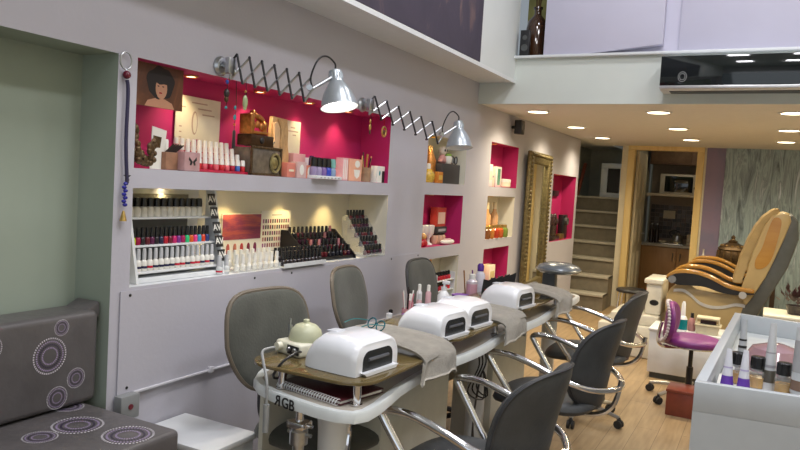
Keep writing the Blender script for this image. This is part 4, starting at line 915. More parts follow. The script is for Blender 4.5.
b = B(); flat_blob(b, ell(-0.004, 0.102, 0.074, 0.066, 44, 0.06), 0.0009); b.obj('hair', HAIR, t)
b = B(); flat_blob(b, ell(0.0, 0.080, 0.031, 0.044), 0.0012); fc = b.obj('face', SKIN, t)
b = B(); b.mi = 0
for s_ in (-1, 1): flat_blob(b, ell(-0.004+0.0125*s_, 0.088, 0.006, 0.0026, 10), 0.0015)
b.mi = 1; flat_blob(b, ell(-0.004, 0.061, 0.009, 0.0035, 10), 0.0015); b.mi = 2; flat_blob(b, [(-0.007, 0.071), (0.0, 0.071), (-0.003, 0.085)], 0.0015)
b.obj('features', [HAIR, colour('portrait_lips', (0.35, 0.05, 0.05)), colour('portrait_nose', (0.48, 0.22, 0.14), 0.5)], fc)
b = B(); flat_blob(b, ell(0.0, 0.118, 0.046, 0.022, 24, 0.1), 0.0016); b.obj('fringe', HAIR, t)
t = thing('ornate_frame', 'bronze wreath easel frame with small card leftmost in the magenta niche', 'frame', (-0.06, 2.03, Z0))
b = B()
for k_ in range(30):
    u = k_/29; z = 0.02+0.22*u; yy = -0.055+0.03*math.sin(u*5)+random.uniform(-0.012, 0.012)+0.012*u; b.ball((random.uniform(-0.01, 0.012), yy, z), random.uniform(0.010, 0.018), (0.8, 1, 1.2), 8, 6)
for k_ in range(18):
    b.ball((random.uniform(-0.01, 0.02), -0.04+0.10*k_/17+random.uniform(-0.01, 0.01), 0.018+random.uniform(0, 0.035)*(1+0.8*math.sin(k_*0.4))), random.uniform(0.012, 0.018), (0.8, 1, 1), 8, 6)
for k_ in range(10): b.ball((0.012, 0.05+random.uniform(-0.015, 0.015), 0.05+0.06*k_/9), random.uniform(0.008, 0.015), (0.8, 1, 1.2), 8, 6)
b.obj('wreath', BRONZE, t)
b = B(); b.prism([(-0.05, 0.03), (-0.02, 0.03), (-0.045, 0.16), (-0.06, 0.17)], 0.0, 0.004, 'x'); b.obj('card', colour('card_bluewhite', (0.55, 0.58, 0.66), 0.5), t)
b = B(); b.tube([(0.004, -0.015, 0.02), (0.004, -0.045, 0.19)], 0.006, 8); b.obj('strut', COPPER, t)
t = thing('leaflet', 'white leaflet with a small dark portrait leaning beside the bronze wreath', 'leaflet', (-0.10, 2.16, Z0))
b = B(); b.prism([(-0.045, 0), (0.02, 0), (0.04, 0.165), (-0.04, 0.178)], 0, 0.003, 'x'); b.obj('sheet', PAPER, t)
b = B(); b.prism([(-0.035, 0.09), (0.005, 0.09), (0.012, 0.135), (-0.033, 0.14)], 0.003, 0.004, 'x'); b.obj('picture', BRONZE, t)
t = thing('pen_box', 'small brown box of pens and a white-capped polish in the magenta niche', 'box', (-0.10, 2.225, Z0))
b = B(); b.box((-0.035, -0.05, 0), (0.03, 0.055, 0.075), 0.003); b.obj('box', mat('brown_card', (0.28, 0.14, 0.08), 0.5, var=0.3), t)
b = B()
for k_ in range(5): b.tube([(0, -0.03+0.012*k_, 0.07), (0.0, 0.02+0.014*k_, 0.11)], 0.005, 6)
b.obj('pens', DKB, t)
b = B(); b.lathe([(0.011, 0.075), (0.011, 0.125), (0.008, 0.13)], (-0.01, -0.015, 0), 12); b.obj('polish_cap', CAPW, t)
t = thing('butterfly_box', 'translucent pinkish box with dark butterfly in front of the polish stand', 'box', (-0.055, 2.29, Z0))
b = B(); b.box((-0.025, -0.048, 0), (0.025, 0.045, 0.082), 0.004); b.obj('box', mat('pinkish_glass', (0.45, 0.27, 0.27), 0.2, var=0.15), t)
b = B()
for s_ in (-1, 1): flat_blob(b, [(0, 0.04), (s_*0.022, 0.062), (s_*0.024, 0.048), (s_*0.014, 0.040), (s_*0.018, 0.026), (s_*0.008, 0.024)], 0.0256)
b.obj('butterfly', INK, t)
t = thing('advert_poster', 'cream card poster with a drawn nail bottle leaning on the back of the magenta niche', 'poster', (-0.205, 2.49, Z0))
b = B(); b.box((-0.004, -0.14, 0), (0.0, 0.15, 0.345)); b.obj('card', CREAMP, t)
b = B(); b.mi = 0; flat_blob(b, ell(-0.02, 0.225, 0.02, 0.055), 0.0008); b.mi = 1; flat_blob(b, ell(-0.018, 0.225, 0.013, 0.047), 0.0012); b.mi = 0
for y0, y1, z in ((-0.04, 0.06, 0.315), (0.0, 0.09, 0.29), (-0.12, -0.08, 0.29), (-0.115, -0.10, 0.20), (-0.115, -0.10, 0.175), (-0.115, -0.10, 0.15), (0.03, 0.11, 0.265)): b.box((0, y0, z), (0.0008, y1, z+0.006))
b.obj('print_lines', [mat('print_tan', (0.50, 0.35, 0.25), 0.6), CREAMP], t)
b = B(); flat_blob(b, [(-0.05, 0.12), (0.02, 0.12), (0.01, 0.15), (-0.03, 0.15)], 0.0009); b.obj('rose_print', mat('print_rose', (0.50, 0.10, 0.15), 0.6), t)
t = thing('polish_steps', 'red stepped stand of white-capped polishes in the magenta niche', 'stand', (-0.12, 2.50, Z0))
b = B()
for k_ in range(4): b.box((-0.075, -0.185, 0), (0.068-0.036*k_, 0.185, 0.012+0.027*k_), 0.002)
b.obj('steps', colour('red_acrylic', (0.42, 0.015, 0.05), 0.2), t)
RB = [colour('pol_'+n, c) for n, c in (('red', (0.55, 0.02, 0.03)), ('rose', (0.7, 0.12, 0.16)), ('pinkish', (0.75, 0.35, 0.35)), ('cherry', (0.4, 0.01, 0.04)))]; BLUEP = colour('pol_blue', (0.05, 0.15, 0.5))
for k_ in range(4):
    for i in range(10):
        bottle('white-capped polish on the red stepped stand, %s of the %s row' % (nth(i, 10), RW[k_]), (-0.072-0.036*k_, 2.50-0.165+0.0367*i, Z0+0.0125+0.027*k_), (0.0125, 0.026, 0.0115, 0.028), BLUEP if (i == 8 and k_ == 0) else (RB[random.choice((0, 0, 1, 3))] if k_ == 0 else RB[random.choice((1, 2, 2))]), CAPW, 'white-capped polishes on the red stepped stand')
t = thing('keepsake_box', 'dark metal-framed glass box with a round medallion under the copper ornament', 'box', (-0.10, 2.805, Z0))
b = B(); b.box((-0.06, -0.115, 0), (0.06, 0.12, 0.135), 0.004); b.obj('body', mat('smoked_glass', (0.16, 0.13, 0.10), 0.25, 0.2, var=0.3, scale=30), t)
b = B()
for y_ in (-0.115, 0.115): b.box((0.055, y_-0.006, 0), (0.066, y_+0.006, 0.14), 0.002)
for z_ in (0.004, 0.135): b.box((0.055, -0.121, z_-0.004), (0.066, 0.121, z_+0.008), 0.002)
b.obj('metal_frame', BRONZE, t)
b = B(); b.tube([(0.066, 0.065+0.036*math.cos(a), 0.066+0.045*math.sin(a)) for a in [2*PI*k/24 for k in range(24)]], 0.007, 8, closed=True); b.ball((0.062, 0.065, 0.066), 0.026, (0.3, 1, 1.2)); b.obj('medallion', mat('medallion_gold', (0.34, 0.28, 0.12), 0.35, 0.7, var=0.3, scale=60), t)
t = thing('copper_ornament', 'copper house-shaped ornament standing on the dark glass box', 'ornament', (-0.10, 2.79, Z0+0.1435))
b = B(); b.box((-0.045, -0.09, 0), (0.045, 0.085, 0.055), 0.004); b.obj('base', mat('ornament_dark', (0.07, 0.035, 0.015), 0.35, 0.6, var=0.4, scale=40), t)
b = B(); b.box((-0.04, -0.085, 0.055), (0.035, -0.055, 0.155), 0.006); b.box((-0.04, -0.06, 0.06), (0.03, 0.06, 0.075), 0.004); b.tube([(0.0, -0.06, 0.145), (0.0, -0.01, 0.15), (0.0, 0.04, 0.13), (0.0, 0.06, 0.07)], 0.016, 10, 5)
for k_ in range(4): b.ball((0.02, -0.05+0.03*k_, 0.10+0.008*(k_ % 2)), 0.016, (0.8, 1, 1.2), 10, 7)
b.ball((0.0, -0.03, 0.16), 0.018); b.obj('copper_figure', COPPER, t)
b = B(); b.tube([(0.03, 0.085, 0.02), (0.03, 0.10, 0.02), (0.03, 0.11, 0.03)], 0.004); b.ball((0.048, -0.01, 0.028), 0.016, (0.4, 1, 1)); b.obj('crank', BLACK, t)
t = thing('carved_face', 'carved light wood plaque of a long-haired face in profile in the magenta niche', 'carving', (-0.13, 3.01, Z0+0.001))
b = B(); b.prism([(-0.075, 0), (0.06, 0), (0.065, 0.10), (0.045, 0.19), (0.06, 0.305), (-0.07, 0.31), (-0.08, 0.22), (-0.068, 0.16), (-0.085, 0.13)], -0.012, 0.012, 'x', 0.004); b.obj('plaque', CARVED, t)
b = B(); b.prism([(-0.075, 0.275), (-0.045, 0.285), (-0.02, 0.25), (-0.02, 0.12), (-0.045, 0.085), (-0.06, 0.10), (-0.056, 0.118), (-0.066, 0.128), (-0.060, 0.142), (-0.078, 0.158), (-0.062, 0.19)], 0.012, 0.026, 'x', 0.004); b.obj('face_relief', mat('carved_pale', (0.68, 0.45, 0.24), 0.5, var=0.1), t)
b = B()
for k_ in range(5): b.tube([(0.016, -0.03+0.016*k_, 0.30), (0.02, -0.005+0.012*k_, 0.24), (0.018, -0.008+0.014*k_, 0.17), (0.02, 0.01+0.012*k_, 0.10), (0.016, 0.0+0.012*k_, 0.03)], 0.0075, 6, 5)
b.obj('hair_strands', CARVED, t)
t = thing('card_sign', 'cream card with faint script standing behind the carved face', 'card', (-0.17, 3.18, Z0))
b = B(); b.box((0, -0.075, 0), (0.004, 0.072, 0.31), 0.001); b.obj('card', CREAMP, t)
b = B()
for y0, y1, z in ((-0.02, 0.02, 0.27), (-0.04, 0.05, 0.25), (0.0, 0.03, 0.23)): b.box((0.004, y0, z), (0.0046, y1, z+0.007))
b.obj('script_lines', mat('print_tan', (0.5, 0.35, 0.25)), t)
for lb, y, wd, h, c, x in (('small coral box at the left of the perfume boxes before the carved face', 3.00, 0.036, 0.075, (0.62, 0.20, 0.15), -0.05), ('pale pink box with oval picture before the carved face', 3.085, 0.042, 0.085, (0.62, 0.42, 0.40), -0.045),
                           ('small orange-pink box right of the oval picture box', 3.165, 0.032, 0.07, (0.66, 0.22, 0.14), -0.05), ('pale pink upright box behind the oval picture box', 3.135, 0.055, 0.13, (0.66, 0.34, 0.32), -0.10), ('white box behind the five-polish tray', 3.28, 0.05, 0.115, (0.72, 0.62, 0.64), -0.13)):
    t = thing('gift_box', lb, 'box', (x, y, Z0), 0, 'small boxes in the magenta niche')
    b = B(); b.box((-0.022, -wd, 0), (0.022, wd, h), 0.003); b.obj('carton', colour('box_%d' % int(y*1000), c, 0.45), t)
    b = B()
    if 'oval' in lb and 'behind' not in lb: b.pad(0.02, 0.028, 0.003, 2, face(0.0225, 0, h*0.5))
    else: b.box((0.0221, -wd*0.6, h*0.4), (0.0229, wd*0.6, h*0.55))
    b.obj('print', PAPER if 'oval' in lb else CREAMP, t)
bottle('orange polish with tall dark purple cap beside the five-polish tray', (-0.055, 3.215, Z0), (0.018, 0.065, 0.016, 0.06), colour('amber_pol', (0.6, 0.22, 0.05)), colour('cap_purple', (0.06, 0.02, 0.10)), None)
t = thing('polish_tray', 'small white tray holding five dark-capped polishes, overhanging the magenta niche edge', 'tray', (0.0, 3.27, 1.50))
b = B(); b.box((-0.06, -0.125, 0.001), (0.035, 0.125, 0.02), 0.003); b.obj('tray', WHITE, t)
b = B()
for i in range(6): b.box((0.035, -0.09+0.035*i, 0.006), (0.0358, -0.075+0.035*i, 0.012))
b.obj('printing', GREYPRINT, t)
for i, c in enumerate(((0.30, 0.24, 0.42), (0.34, 0.28, 0.45), (0.20, 0.12, 0.35), (0.03, 0.06, 0.45), (0.25, 0.35, 0.5))):
    bottle('%s polish with dark cap, %s in the small white tray' % (('lilac', 'pale lilac', 'violet', 'bright blue', 'pale blue')[i], nth(i, 5)), (-0.012, 3.175+0.047*i, 1.5205), (0.021, 0.048, 0.019, 0.05), colour('tray_pol%s' % 'abcde'[i], c), CAPB if i != 4 else colour('cap_mint', (0.20, 0.45, 0.40)), 'polishes in the small white tray')
for i, (lb, y, wd, h, c) in enumerate((('narrow pink and white striped box at the right of the magenta niche', 3.585, 0.03, 0.135, (0.72, 0.40, 0.42)), ('wide peach box with mask-like picture at the right of the magenta niche', 3.70, 0.075, 0.135, (0.74, 0.38, 0.26)))):
    t = thing('cosmetic_box', lb, 'box', (-0.09, y, Z0)); b = B(); b.box((-0.025, -wd, 0), (0.025, wd, h), 0.002); b.obj('carton', colour('cosm%d' % i, c, 0.4), t)
    b = B()
    if i == 0: [b.box((0.025, -wd*0.8+0.018*k_, 0.01), (0.0258, -wd*0.8+0.008+0.018*k_, h-0.01)) for k_ in range(3)]
    else: flat_blob(b, ell(0.02, 0.105, 0.03, 0.022), 0.0256); flat_blob(b, [(-0.02, 0.07), (0.055, 0.07), (0.045, 0.03), (0.02, 0.015), (-0.008, 0.03)], 0.0257)
    b.obj('print', PAPER, t)
t = thing('brush_cup', 'cup of thin brushes and files at the right end of the magenta niche', 'cup', (-0.08, 3.845, Z0))
b = B(); b.lathe([(0.03, 0), (0.034, 0.005), (0.036, 0.09), (0.033, 0.09), (0.031, 0.01)], n=16); b.obj('cup', mat('cup_tan', (0.32, 0.2, 0.12), 0.4, var=0.3), t)
for k_ in range(7):
    an = k_*0.9; b = B(); b.tube([(0.012*math.cos(an), 0.012*math.sin(an), 0.02), (0.035*math.cos(an), 0.035*math.sin(an), 0.15+0.012*(k_ % 4))], 0.0045, 6); b.obj('brush', (BLACK, CARVED, GOLD, DKB)[k_ % 4], t)
t = thing('cosmetic_box', 'small white box with teal emblem at the right end of the magenta niche', 'box', (-0.045, 3.945, Z0)); b = B(); b.box((-0.025, -0.05, 0), (0.025, 0.045, 0.105), 0.002); b.obj('carton', PAPER, t)
b = B(); b.mi = 0; flat_blob(b, ell(-0.02, 0.06, 0.010, 0.016), 0.0256); b.mi = 1; b.box((0.025, 0.01, 0.0), (0.0258, 0.042, 0.075)); b.obj('print', [colour('teal_print', (0.05, 0.3, 0.35)), INK], t)
# ================================================================== COLUMN NICHES
def jar(label, loc, prof, m_, lid=None, name='jar', cat='jar', group=None, n=14):
    t = thing(name, label, cat, loc, 0, group)
    b = B(); b.lathe(prof, n=n); b.obj('body', m_, t)
    if lid: b = B(); b.lathe(lid[0], n=n); b.obj('lid', lid[1], t)
    return t
def carton(label, loc, hx, hy, h, m_, pm=None, rz=0, name='gift_box', group=None, fy=0.7, z0=0.3, z1=0.7):
    t = thing(name, label, 'box', loc, rz, group)
    b = B(); b.box((-hx, -hy, 0), (hx, hy, h), 0.003); b.obj('carton', m_, t)
    if pm: b = B(); b.box((hx, -hy*fy, h*z0), (hx+0.001, hy*fy, h*z1)); b.obj('print', pm, t)
    return t
z = 1.525
carton('plain black box in the upper square niche', (-0.085, 5.09, z), 0.05, 0.17, 0.155, mat('box_charcoal', (0.03, 0.028, 0.035), 0.5))
t = thing('figurine', 'small pink and white figurine with round dark eyes sitting on the black box', 'figurine', (-0.08, 5.00, z+0.156))
b = B(); b.ball((0, 0, 0.035), 0.036, (0.8, 1, 1)); b.ball((0, -0.03, 0.02), 0.022); b.ball((0, 0.03, 0.02), 0.022); b.obj('body', colour('doll_pink', (0.62, 0.30, 0.28), 0.5), t)
b = B(); b.ball((0, 0, 0.095), 0.04, (0.85, 1, 0.9)); b.obj('head', colour('doll_white', (0.74, 0.66, 0.58), 0.5), t)
b = B()
for s_ in (-1, 1): b.ball((0.03, 0.016*s_, 0.10), 0.011, (0.5, 1, 1), 10, 7)
b.obj('eyes', BLACK, t)
jar('small white and green pot on the black box', (-0.075, 5.08, z+0.156), [(0.03, 0), (0.038, 0.01), (0.04, 0.05), (0.034, 0.06)], PAPER, ([(0.036, 0.06), (0.036, 0.075), (0.02, 0.082)], colour('lid_green', (0.25, 0.42, 0.08))))
t = thing('sunglasses', 'pair of dark round sunglasses resting on the right end of the black box', 'sunglasses', (-0.06, 5.19, z+0.156))
b = B()
for s_ in (-1, 1): b.tube([(0, 0.034*s_+0.03*math.cos(a), 0.034+0.03*math.sin(a)) for a in [2*PI*k/16 for k in range(16)]], 0.004, 6, closed=True); b.tube([(0, 0.064*s_, 0.04), (-0.07, 0.06*s_, 0.04)], 0.003, 6)
b.obj('rims', BLACK, t)
b = B()
for s_ in (-1, 1): b.lathe([(0.029, 0), (0.001, 0.002)], M=face(-0.001, 0.034*s_, 0.034), n=16)
b.obj('lenses', colour('lens_grey', (0.25, 0.26, 0.28), 0.1), t)
jar('yellow flowered round bottle at the left of the upper square niche', (-0.05, 4.70, z), [(0.035, 0), (0.05, 0.02), (0.052, 0.06), (0.03, 0.09), (0.016, 0.10)], colour('yellow_flower', (0.62, 0.40, 0.06), var=0.4, scale=60), ([(0.018, 0.10), (0.018, 0.135), (0.01, 0.14)], PAPER), 'perfume_bottle', 'bottle')
jar('dark brown bottle between the yellow bottle and the orange block', (-0.12, 4.77, z), [(0.032, 0), (0.035, 0.01), (0.035, 0.13), (0.014, 0.16)], DKB, ([(0.016, 0.16), (0.016, 0.185), (0.008, 0.19)], COPPER), 'perfume_bottle', 'bottle')
jar('copper-coloured bulbous bottle standing behind the orange block', (-0.12, 4.86, z), [(0.04, 0), (0.05, 0.05), (0.05, 0.17), (0.03, 0.22), (0.02, 0.25)], COPPER, ([(0.022, 0.25), (0.018, 0.28)], CARVED), 'perfume_bottle', 'bottle')
carton('orange flowered block in front of the black box', (-0.02, 4.83, z), 0.015, 0.045, 0.085, colour('orange_block', (0.62, 0.22, 0.04)), colour('block_yellow', (0.7, 0.45, 0.1)))
z = 1.049
for i, (y, x) in enumerate(((4.70, -0.10), (4.80, -0.11), (4.88, -0.10))):
    jar('white candle holder with red wax, %s in the magenta square niche' % nth(i, 3), (x, y, z), [(0.035, 0), (0.03, 0.008), (0.012, 0.02), (0.012, 0.05), (0.04, 0.085), (0.045, 0.15), (0.035, 0.152)], PAPER, ([(0.034, 0.148), (0.02, 0.152)], colour('wax_red', (0.55, 0.05, 0.06))), 'candle_holder', 'candle holder', 'white candle holders in the magenta niche')
t = thing('festive_ornament', 'red and yellow lumpy ornament at the left front of the magenta square niche', 'ornament', (-0.04, 4.665, z))
b = B()
for q, r in (((0, 0, 0.03), 0.032), ((0, 0.03, 0.022), 0.024), ((0, -0.03, 0.022), 0.024)): b.ball(q, r)
b.obj('red_base', colour('orn_red', (0.55, 0.02, 0.03)), t); b = B(); b.ball((0, 0.0, 0.075), 0.026); b.obj('yellow_top', colour('orn_yel', (0.75, 0.40, 0.12)), t)
carton('red picture box with a pale face-like print standing on the dark block', (-0.10, 5.04, z+0.137), 0.03, 0.085, 0.15, colour('box_red', (0.50, 0.06, 0.04)), colour('box_facepale', (0.70, 0.45, 0.36)), fy=0.75, z0=0.15, z1=0.75)
carton('dark grey block under the red picture box', (-0.10, 5.05, z+0.085), 0.035, 0.095, 0.05, mat('box_charcoal', (0.03, 0.03, 0.035)), GREYPRINT)
for i, y in enumerate((4.985, 5.06, 5.12)):
    jar('small peach-coloured jar, %s of three under the dark block' % nth(i, 3), (-0.10, y, z), [(0.03, 0), (0.034, 0.01), (0.034, 0.06), (0.026, 0.07)], colour('jar_peach', (0.62, 0.36, 0.24)), ([(0.028, 0.07), (0.028, 0.084)], DKB), group='peach jars under the dark block')
t = thing('soap_dish', 'white oval dish at the front of the magenta square niche', 'dish', (-0.035, 5.10, z)); b = B(); b.pad(0.035, 0.115, 0.035, 2, Matrix.Translation((0, 0, 0.018))); b.obj('dish', PAPER, t); b = B(); b.pad(0.02, 0.06, 0.012, 2, Matrix.Translation((0, 0, 0.039))); b.obj('soap', colour('soap_pink', (0.75, 0.45, 0.45)), t)
z = 0.621
t = thing('wire_rack', 'small white rack of red polishes in the lowest square niche behind the far chair', 'rack', (-0.07, 5.06, z)); b = B()
for z_ in (0.06, 0.14): b.box((-0.06, -0.17, z_), (0.06, 0.17, z_+0.006), 0.001)
b.box((-0.065, -0.175, 0), (0.065, -0.168, 0.2)); b.box((-0.065, 0.168, 0), (0.065, 0.175, 0.2)); b.obj('rack', WHITE, t)
for r_, z_ in enumerate((0.066, 0.146)):
    for i in range(6): bottle('red polish in the lowest niche, %s on the %s shelf' % (nth(i, 6), ('lower', 'upper')[r_]), (-0.04, 4.93+0.05*i, z+z_+0.0005), (0.017, 0.034, 0.012, 0.032), RB[(0, 3, 0)[i % 3]], CAPB, 'red polishes in the lowest niche')
t = thing('hand_mirror', 'round copper-rimmed hand mirror leaning in the lowest square niche', 'mirror', (-0.07, 4.84, z)); b = B(); b.box((-0.03, -0.03, 0), (0.03, 0.03, 0.02), 0.004); b.tube([(0, 0, 0.02), (0, -0.01, 0.18)], 0.008); b.obj('handle', COPPER, t)
b = B(); b.tube([(0.03*math.sin(a)*0.3, -0.01+0.05*math.cos(a), 0.26+0.08*math.sin(a)) for a in [2*PI*k/20 for k in range(20)]], 0.010, 8, closed=True); b.obj('rim', COPPER, t); b = B(); b.lathe([(0.05, 0), (0.001, 0.002)], M=face(0, -0.01, 0.26) @ Matrix.Diagonal((1, 1.55, 1, 1)), n=20); b.obj('glass', MATS['mirror_silver'], t)
z = 1.527
carton('tall white card box at the left of the top magenta niche by the mirror', (-0.06, 6.00, z), 0.015, 0.05, 0.20, PAPER, CREAMP)
carton('pale box printed with grey lines in the top magenta niche by the mirror', (-0.09, 6.12, z), 0.02, 0.055, 0.17, CREAMP, GREYPRINT, z0=0.5, z1=0.6)
carton('green and white box in the top magenta niche by the mirror', (-0.09, 6.27, z), 0.025, 0.075, 0.19, PAPER, colour('mint_green', (0.10, 0.32, 0.22)), z0=0.1, z1=0.9, fy=0.5)
jar('squat cream jar at the right of the top magenta niche by the mirror', (-0.06, 6.42, z), [(0.05, 0), (0.06, 0.01), (0.06, 0.05)], CREAMP, ([(0.062, 0.05), (0.062, 0.075), (0.055, 0.08)], PAPER))
z = 1.057
for i, y in enumerate((6.17, 6.37)):
    jar('tall peach lotion bottle, %s of two in the middle cream niche' % ('left', 'right')[i], (-0.12, y, z), [(0.035, 0), (0.038, 0.01), (0.038, 0.20), (0.018, 0.24), (0.018, 0.26)], colour('lotion_peach', (0.70, 0.40, 0.20)), ([(0.02, 0.26), (0.02, 0.32), (0.012, 0.325)], CREAMP), 'lotion_bottle', 'bottle', 'tall peach lotion bottles')
for i, (y, cn, cc) in enumerate(((5.93, 'brown', (0.28, 0.10, 0.03)), (6.03, 'orange', (0.62, 0.22, 0.04)), (6.15, 'red', (0.55, 0.05, 0.02)), (6.27, 'orange-red', (0.60, 0.12, 0.03)), (6.40, 'green', (0.22, 0.30, 0.06)))):
    jar('%s glass jar with gold lid in front of the peach lotion bottles' % cn, (-0.033, y, z), [(0.04, 0), (0.048, 0.01), (0.048, 0.075), (0.035, 0.09)], colour('jar_'+cn.replace('-', '_'), cc, 0.15), ([(0.034, 0.09), (0.034, 0.115), (0.03, 0.118)], GOLD), group='coloured jars in the middle cream niche')
carton('pale yellow box in the lowest magenta niche by the mirror', (-0.08, 6.20, 0.601), 0.04, 0.075, 0.20, CREAMP, colour('box_lemon', (0.72, 0.58, 0.28)))
z = 0.941
t = thing('hat_display', 'cluster of dark glasses and cases piled in the magenta niche beyond the mirror', 'display', (-0.08, 8.22, z)); b = B(); b.box((-0.06, -0.2, 0), (0.06, 0.2, 0.05), 0.004); b.box((-0.06, -0.16, 0.05), (0.04, 0.12, 0.18), 0.01); b.obj('cases', DKB, t)
b = B()
for k_ in range(5): b.ball((0.02, -0.14+0.07*k_, 0.22+0.05*(k_ % 2)), 0.05, (0.6, 1, 1))
b.obj('glasses_pile', mat('pile_dark', (0.05, 0.025, 0.03), 0.3, var=0.5, scale=30), t)
carton('small gold box at the front of the magenta niche beyond the mirror', (-0.05, 8.55, z), 0.03, 0.09, 0.07, GOLD)
t = thing('mini_speaker', 'small black panel on the back of the magenta niche beyond the mirror', 'panel', (-0.168, 8.62, 1.50)); b = B(); b.box((0, -0.12, -0.035), (0.02, 0.12, 0.035), 0.003); b.obj('panel', BLACK, t)
t = thing('dark_camera', 'black camera-like object standing at the right of the magenta niche beyond the mirror', 'camera', (-0.07, 8.74, z)); b = B(); b.box((-0.04, -0.1, 0), (0.03, 0.1, 0.30), 0.01); b.obj('body', BLACK, t); b = B(); b.lathe([(0.05, 0), (0.045, 0.03), (0.03, 0.02), (0.001, 0.02)], M=face(0.03, 0, 0.22), n=16); b.obj('lens', SHELLG, t)

# ================================================================== TABLE CLUTTER
z = 0.7665
def vessel(name, label, cat, x, y, prof, m_, parts=(), group=None, zz=None):
    t = thing(name, label, cat, (x, y, z if zz is None else zz), 0, group)
    b = B(); b.lathe(prof, n=18); b.obj('body', m_, t)
    for pn, pp, pm in parts: b = B(); b.lathe(pp, n=16); b.obj(pn, pm, t)
    return t
t = vessel('pump_bottle', 'white spray pump bottle behind the middle nail lamps', 'bottle', 0.53, 3.81, [(0.034, 0), (0.038, 0.008), (0.038, 0.09), (0.02, 0.115), (0.016, 0.12)], WHITEP, (('collar', [(0.018, 0.12), (0.018, 0.14)], WHITE),))
b = B(); b.tube([(0, 0, 0.14), (0, 0, 0.165)], 0.007); b.box((-0.01, -0.012, 0.158), (0.035, 0.012, 0.178), 0.004); b.obj('pump_head', WHITEP, t)
for i, (lb, x, y, r, h, c, cc) in enumerate((('tall slim white bottle left of the white spray bottle', 0.40, 3.62, 0.016, 0.12, (0.75, 0.74, 0.76), CAPW), ('slim pink-labelled bottle between the white slim bottle and the spray bottle', 0.42, 3.70, 0.017, 0.11, (0.62, 0.38, 0.42), CAPW),
                                             ('pink slim bottle behind the purple jar', 0.44, 3.43, 0.018, 0.09, (0.60, 0.28, 0.32), CAPW), ('slim clear bottle with pinkish liquid right of the purple jar', 0.45, 3.52, 0.016, 0.085, (0.55, 0.36, 0.38), CAPG), ('small white pot by the wall-side edge near the purple jar', 0.52, 3.10, 0.028, 0.035, (0.75, 0.75, 0.75), CAPG),
                                             ('short brown bottle with black cap left of the purple jar', 0.46, 3.17, 0.018, 0.04, (0.35, 0.16, 0.12), CAPB))):
    if x < 0.48: x += 0.03
    vessel('care_bottle', lb, 'bottle', x+0.03, y, [(r, 0), (r, h), (r*0.6, h+0.012)], colour('care%d' % i, c), (('cap', [(r*0.62, h+0.01), (r*0.6, h+0.045), (r*0.3, h+0.048)], cc),))
t = vessel('purple_jar', 'clear jar with purple crystals and brushes near the middle nail lamps', 'jar', 0.56, 3.27, [(0.026, 0), (0.035, 0.008), (0.042, 0.045), (0.036, 0.047), (0.03, 0.012)], ACRYL, (('crystals', [(0.029, 0.012), (0.037, 0.044), (0.02, 0.056), (0.001, 0.058)], colour('violet_crystal', (0.22, 0.05, 0.42), 0.4, var=0.4, scale=90)),))
t = vessel('brush_holder', 'pot of long thin pink and white brushes behind the purple jar', 'brush holder', 0.50, 3.40, [(0.03, 0), (0.032, 0.005), (0.032, 0.06), (0.028, 0.06), (0.027, 0.01)], colour('pot_rose', (0.50, 0.25, 0.28)))
for k_ in range(6):
    an = k_*1.05; b = B(); b.tube([(0.012*math.cos(an), 0.012*math.sin(an), 0.015), (0.032*math.cos(an), 0.032*math.sin(an), 0.145+0.014*(k_ % 3))], 0.004, 6); b.obj('brush', (colour('brush_pink', (0.6, 0.2, 0.25)), CAPW, DKB)[k_ % 3], t)
t = thing('purple_bowl', 'purple petal-edged bowl near the wall behind the farthest nail lamp', 'bowl', (0.52, 4.10, z)); b = B(); b.lathe([(0.02, 0), (0.03, 0.01), (0.055, 0.045), (0.06, 0.06), (0.052, 0.056), (0.02, 0.015), (0.001, 0.013)], n=18); b.obj('bowl', colour('bowl_violet', (0.25, 0.10, 0.40), 0.3), t)
for i, (x, y) in enumerate(((0.50, 4.22), (0.53, 4.29))):
    b = B(); b.tube([(x, y, z+0.055), (x-0.02, y+0.005, z+0.20)], 0.005, 6); b.lathe([(0.022, 0), (0.022, 0.05), (0.019, 0.055)], (x, y, z), 12)
    tag(b.obj('brush_pot', (colour('brown_stick', (0.28, 0.14, 0.06)), colour('violet_stick', (0.14, 0.04, 0.2)))[i]), ('brown', 'violet')[i]+' stick in a small pot beside the purple bowl', 'brush')
t = vessel('lotion_bottle', 'clear bottle with square pink label in front of the purple-capped bottle', 'bottle', 0.555, 4.19, [(0.033, 0), (0.035, 0.005), (0.035, 0.14), (0.02, 0.155)], mat('bottle_pale', (0.62, 0.56, 0.60), 0.15, coat=0.5), (('label_band', [(0.0356, 0.06), (0.0356, 0.125)], colour('label_pink', (0.62, 0.34, 0.40))), ('cap', [(0.02, 0.155), (0.02, 0.185), (0.012, 0.188)], CAPW)))
vessel('lotion_bottle', 'tall white bottle with deep purple cap behind the pink-labelled bottle', 'bottle', 0.52, 4.42, [(0.032, 0), (0.034, 0.005), (0.034, 0.16), (0.018, 0.185)], mat('bottle_lilac_white', (0.66, 0.64, 0.72), 0.2, coat=0.4), (('cap', [(0.021, 0.185), (0.023, 0.22), (0.014, 0.235), (0.001, 0.236)], colour('cap_deep_purple', (0.10, 0.03, 0.28))),))
for i, (x, y, lb, c, lc) in enumerate(((0.52, 4.60, 'yellow-lidded white pot right of the purple-capped bottle', PAPER, colour('lid_yel', (0.70, 0.42, 0.06))), (0.56, 4.72, 'white pot with white lid behind the farthest nail lamp', PAPER, WHITE), (0.60, 4.83, 'cream pot with dark lid behind the farthest nail lamp', CREAMP, CAPB))):
    vessel('cream_pot', lb, 'jar', x, y, [(0.032, 0), (0.036, 0.005), (0.036, 0.04)], c, (('lid', [(0.038, 0.04), (0.038, 0.06), (0.03, 0.064)], lc),))
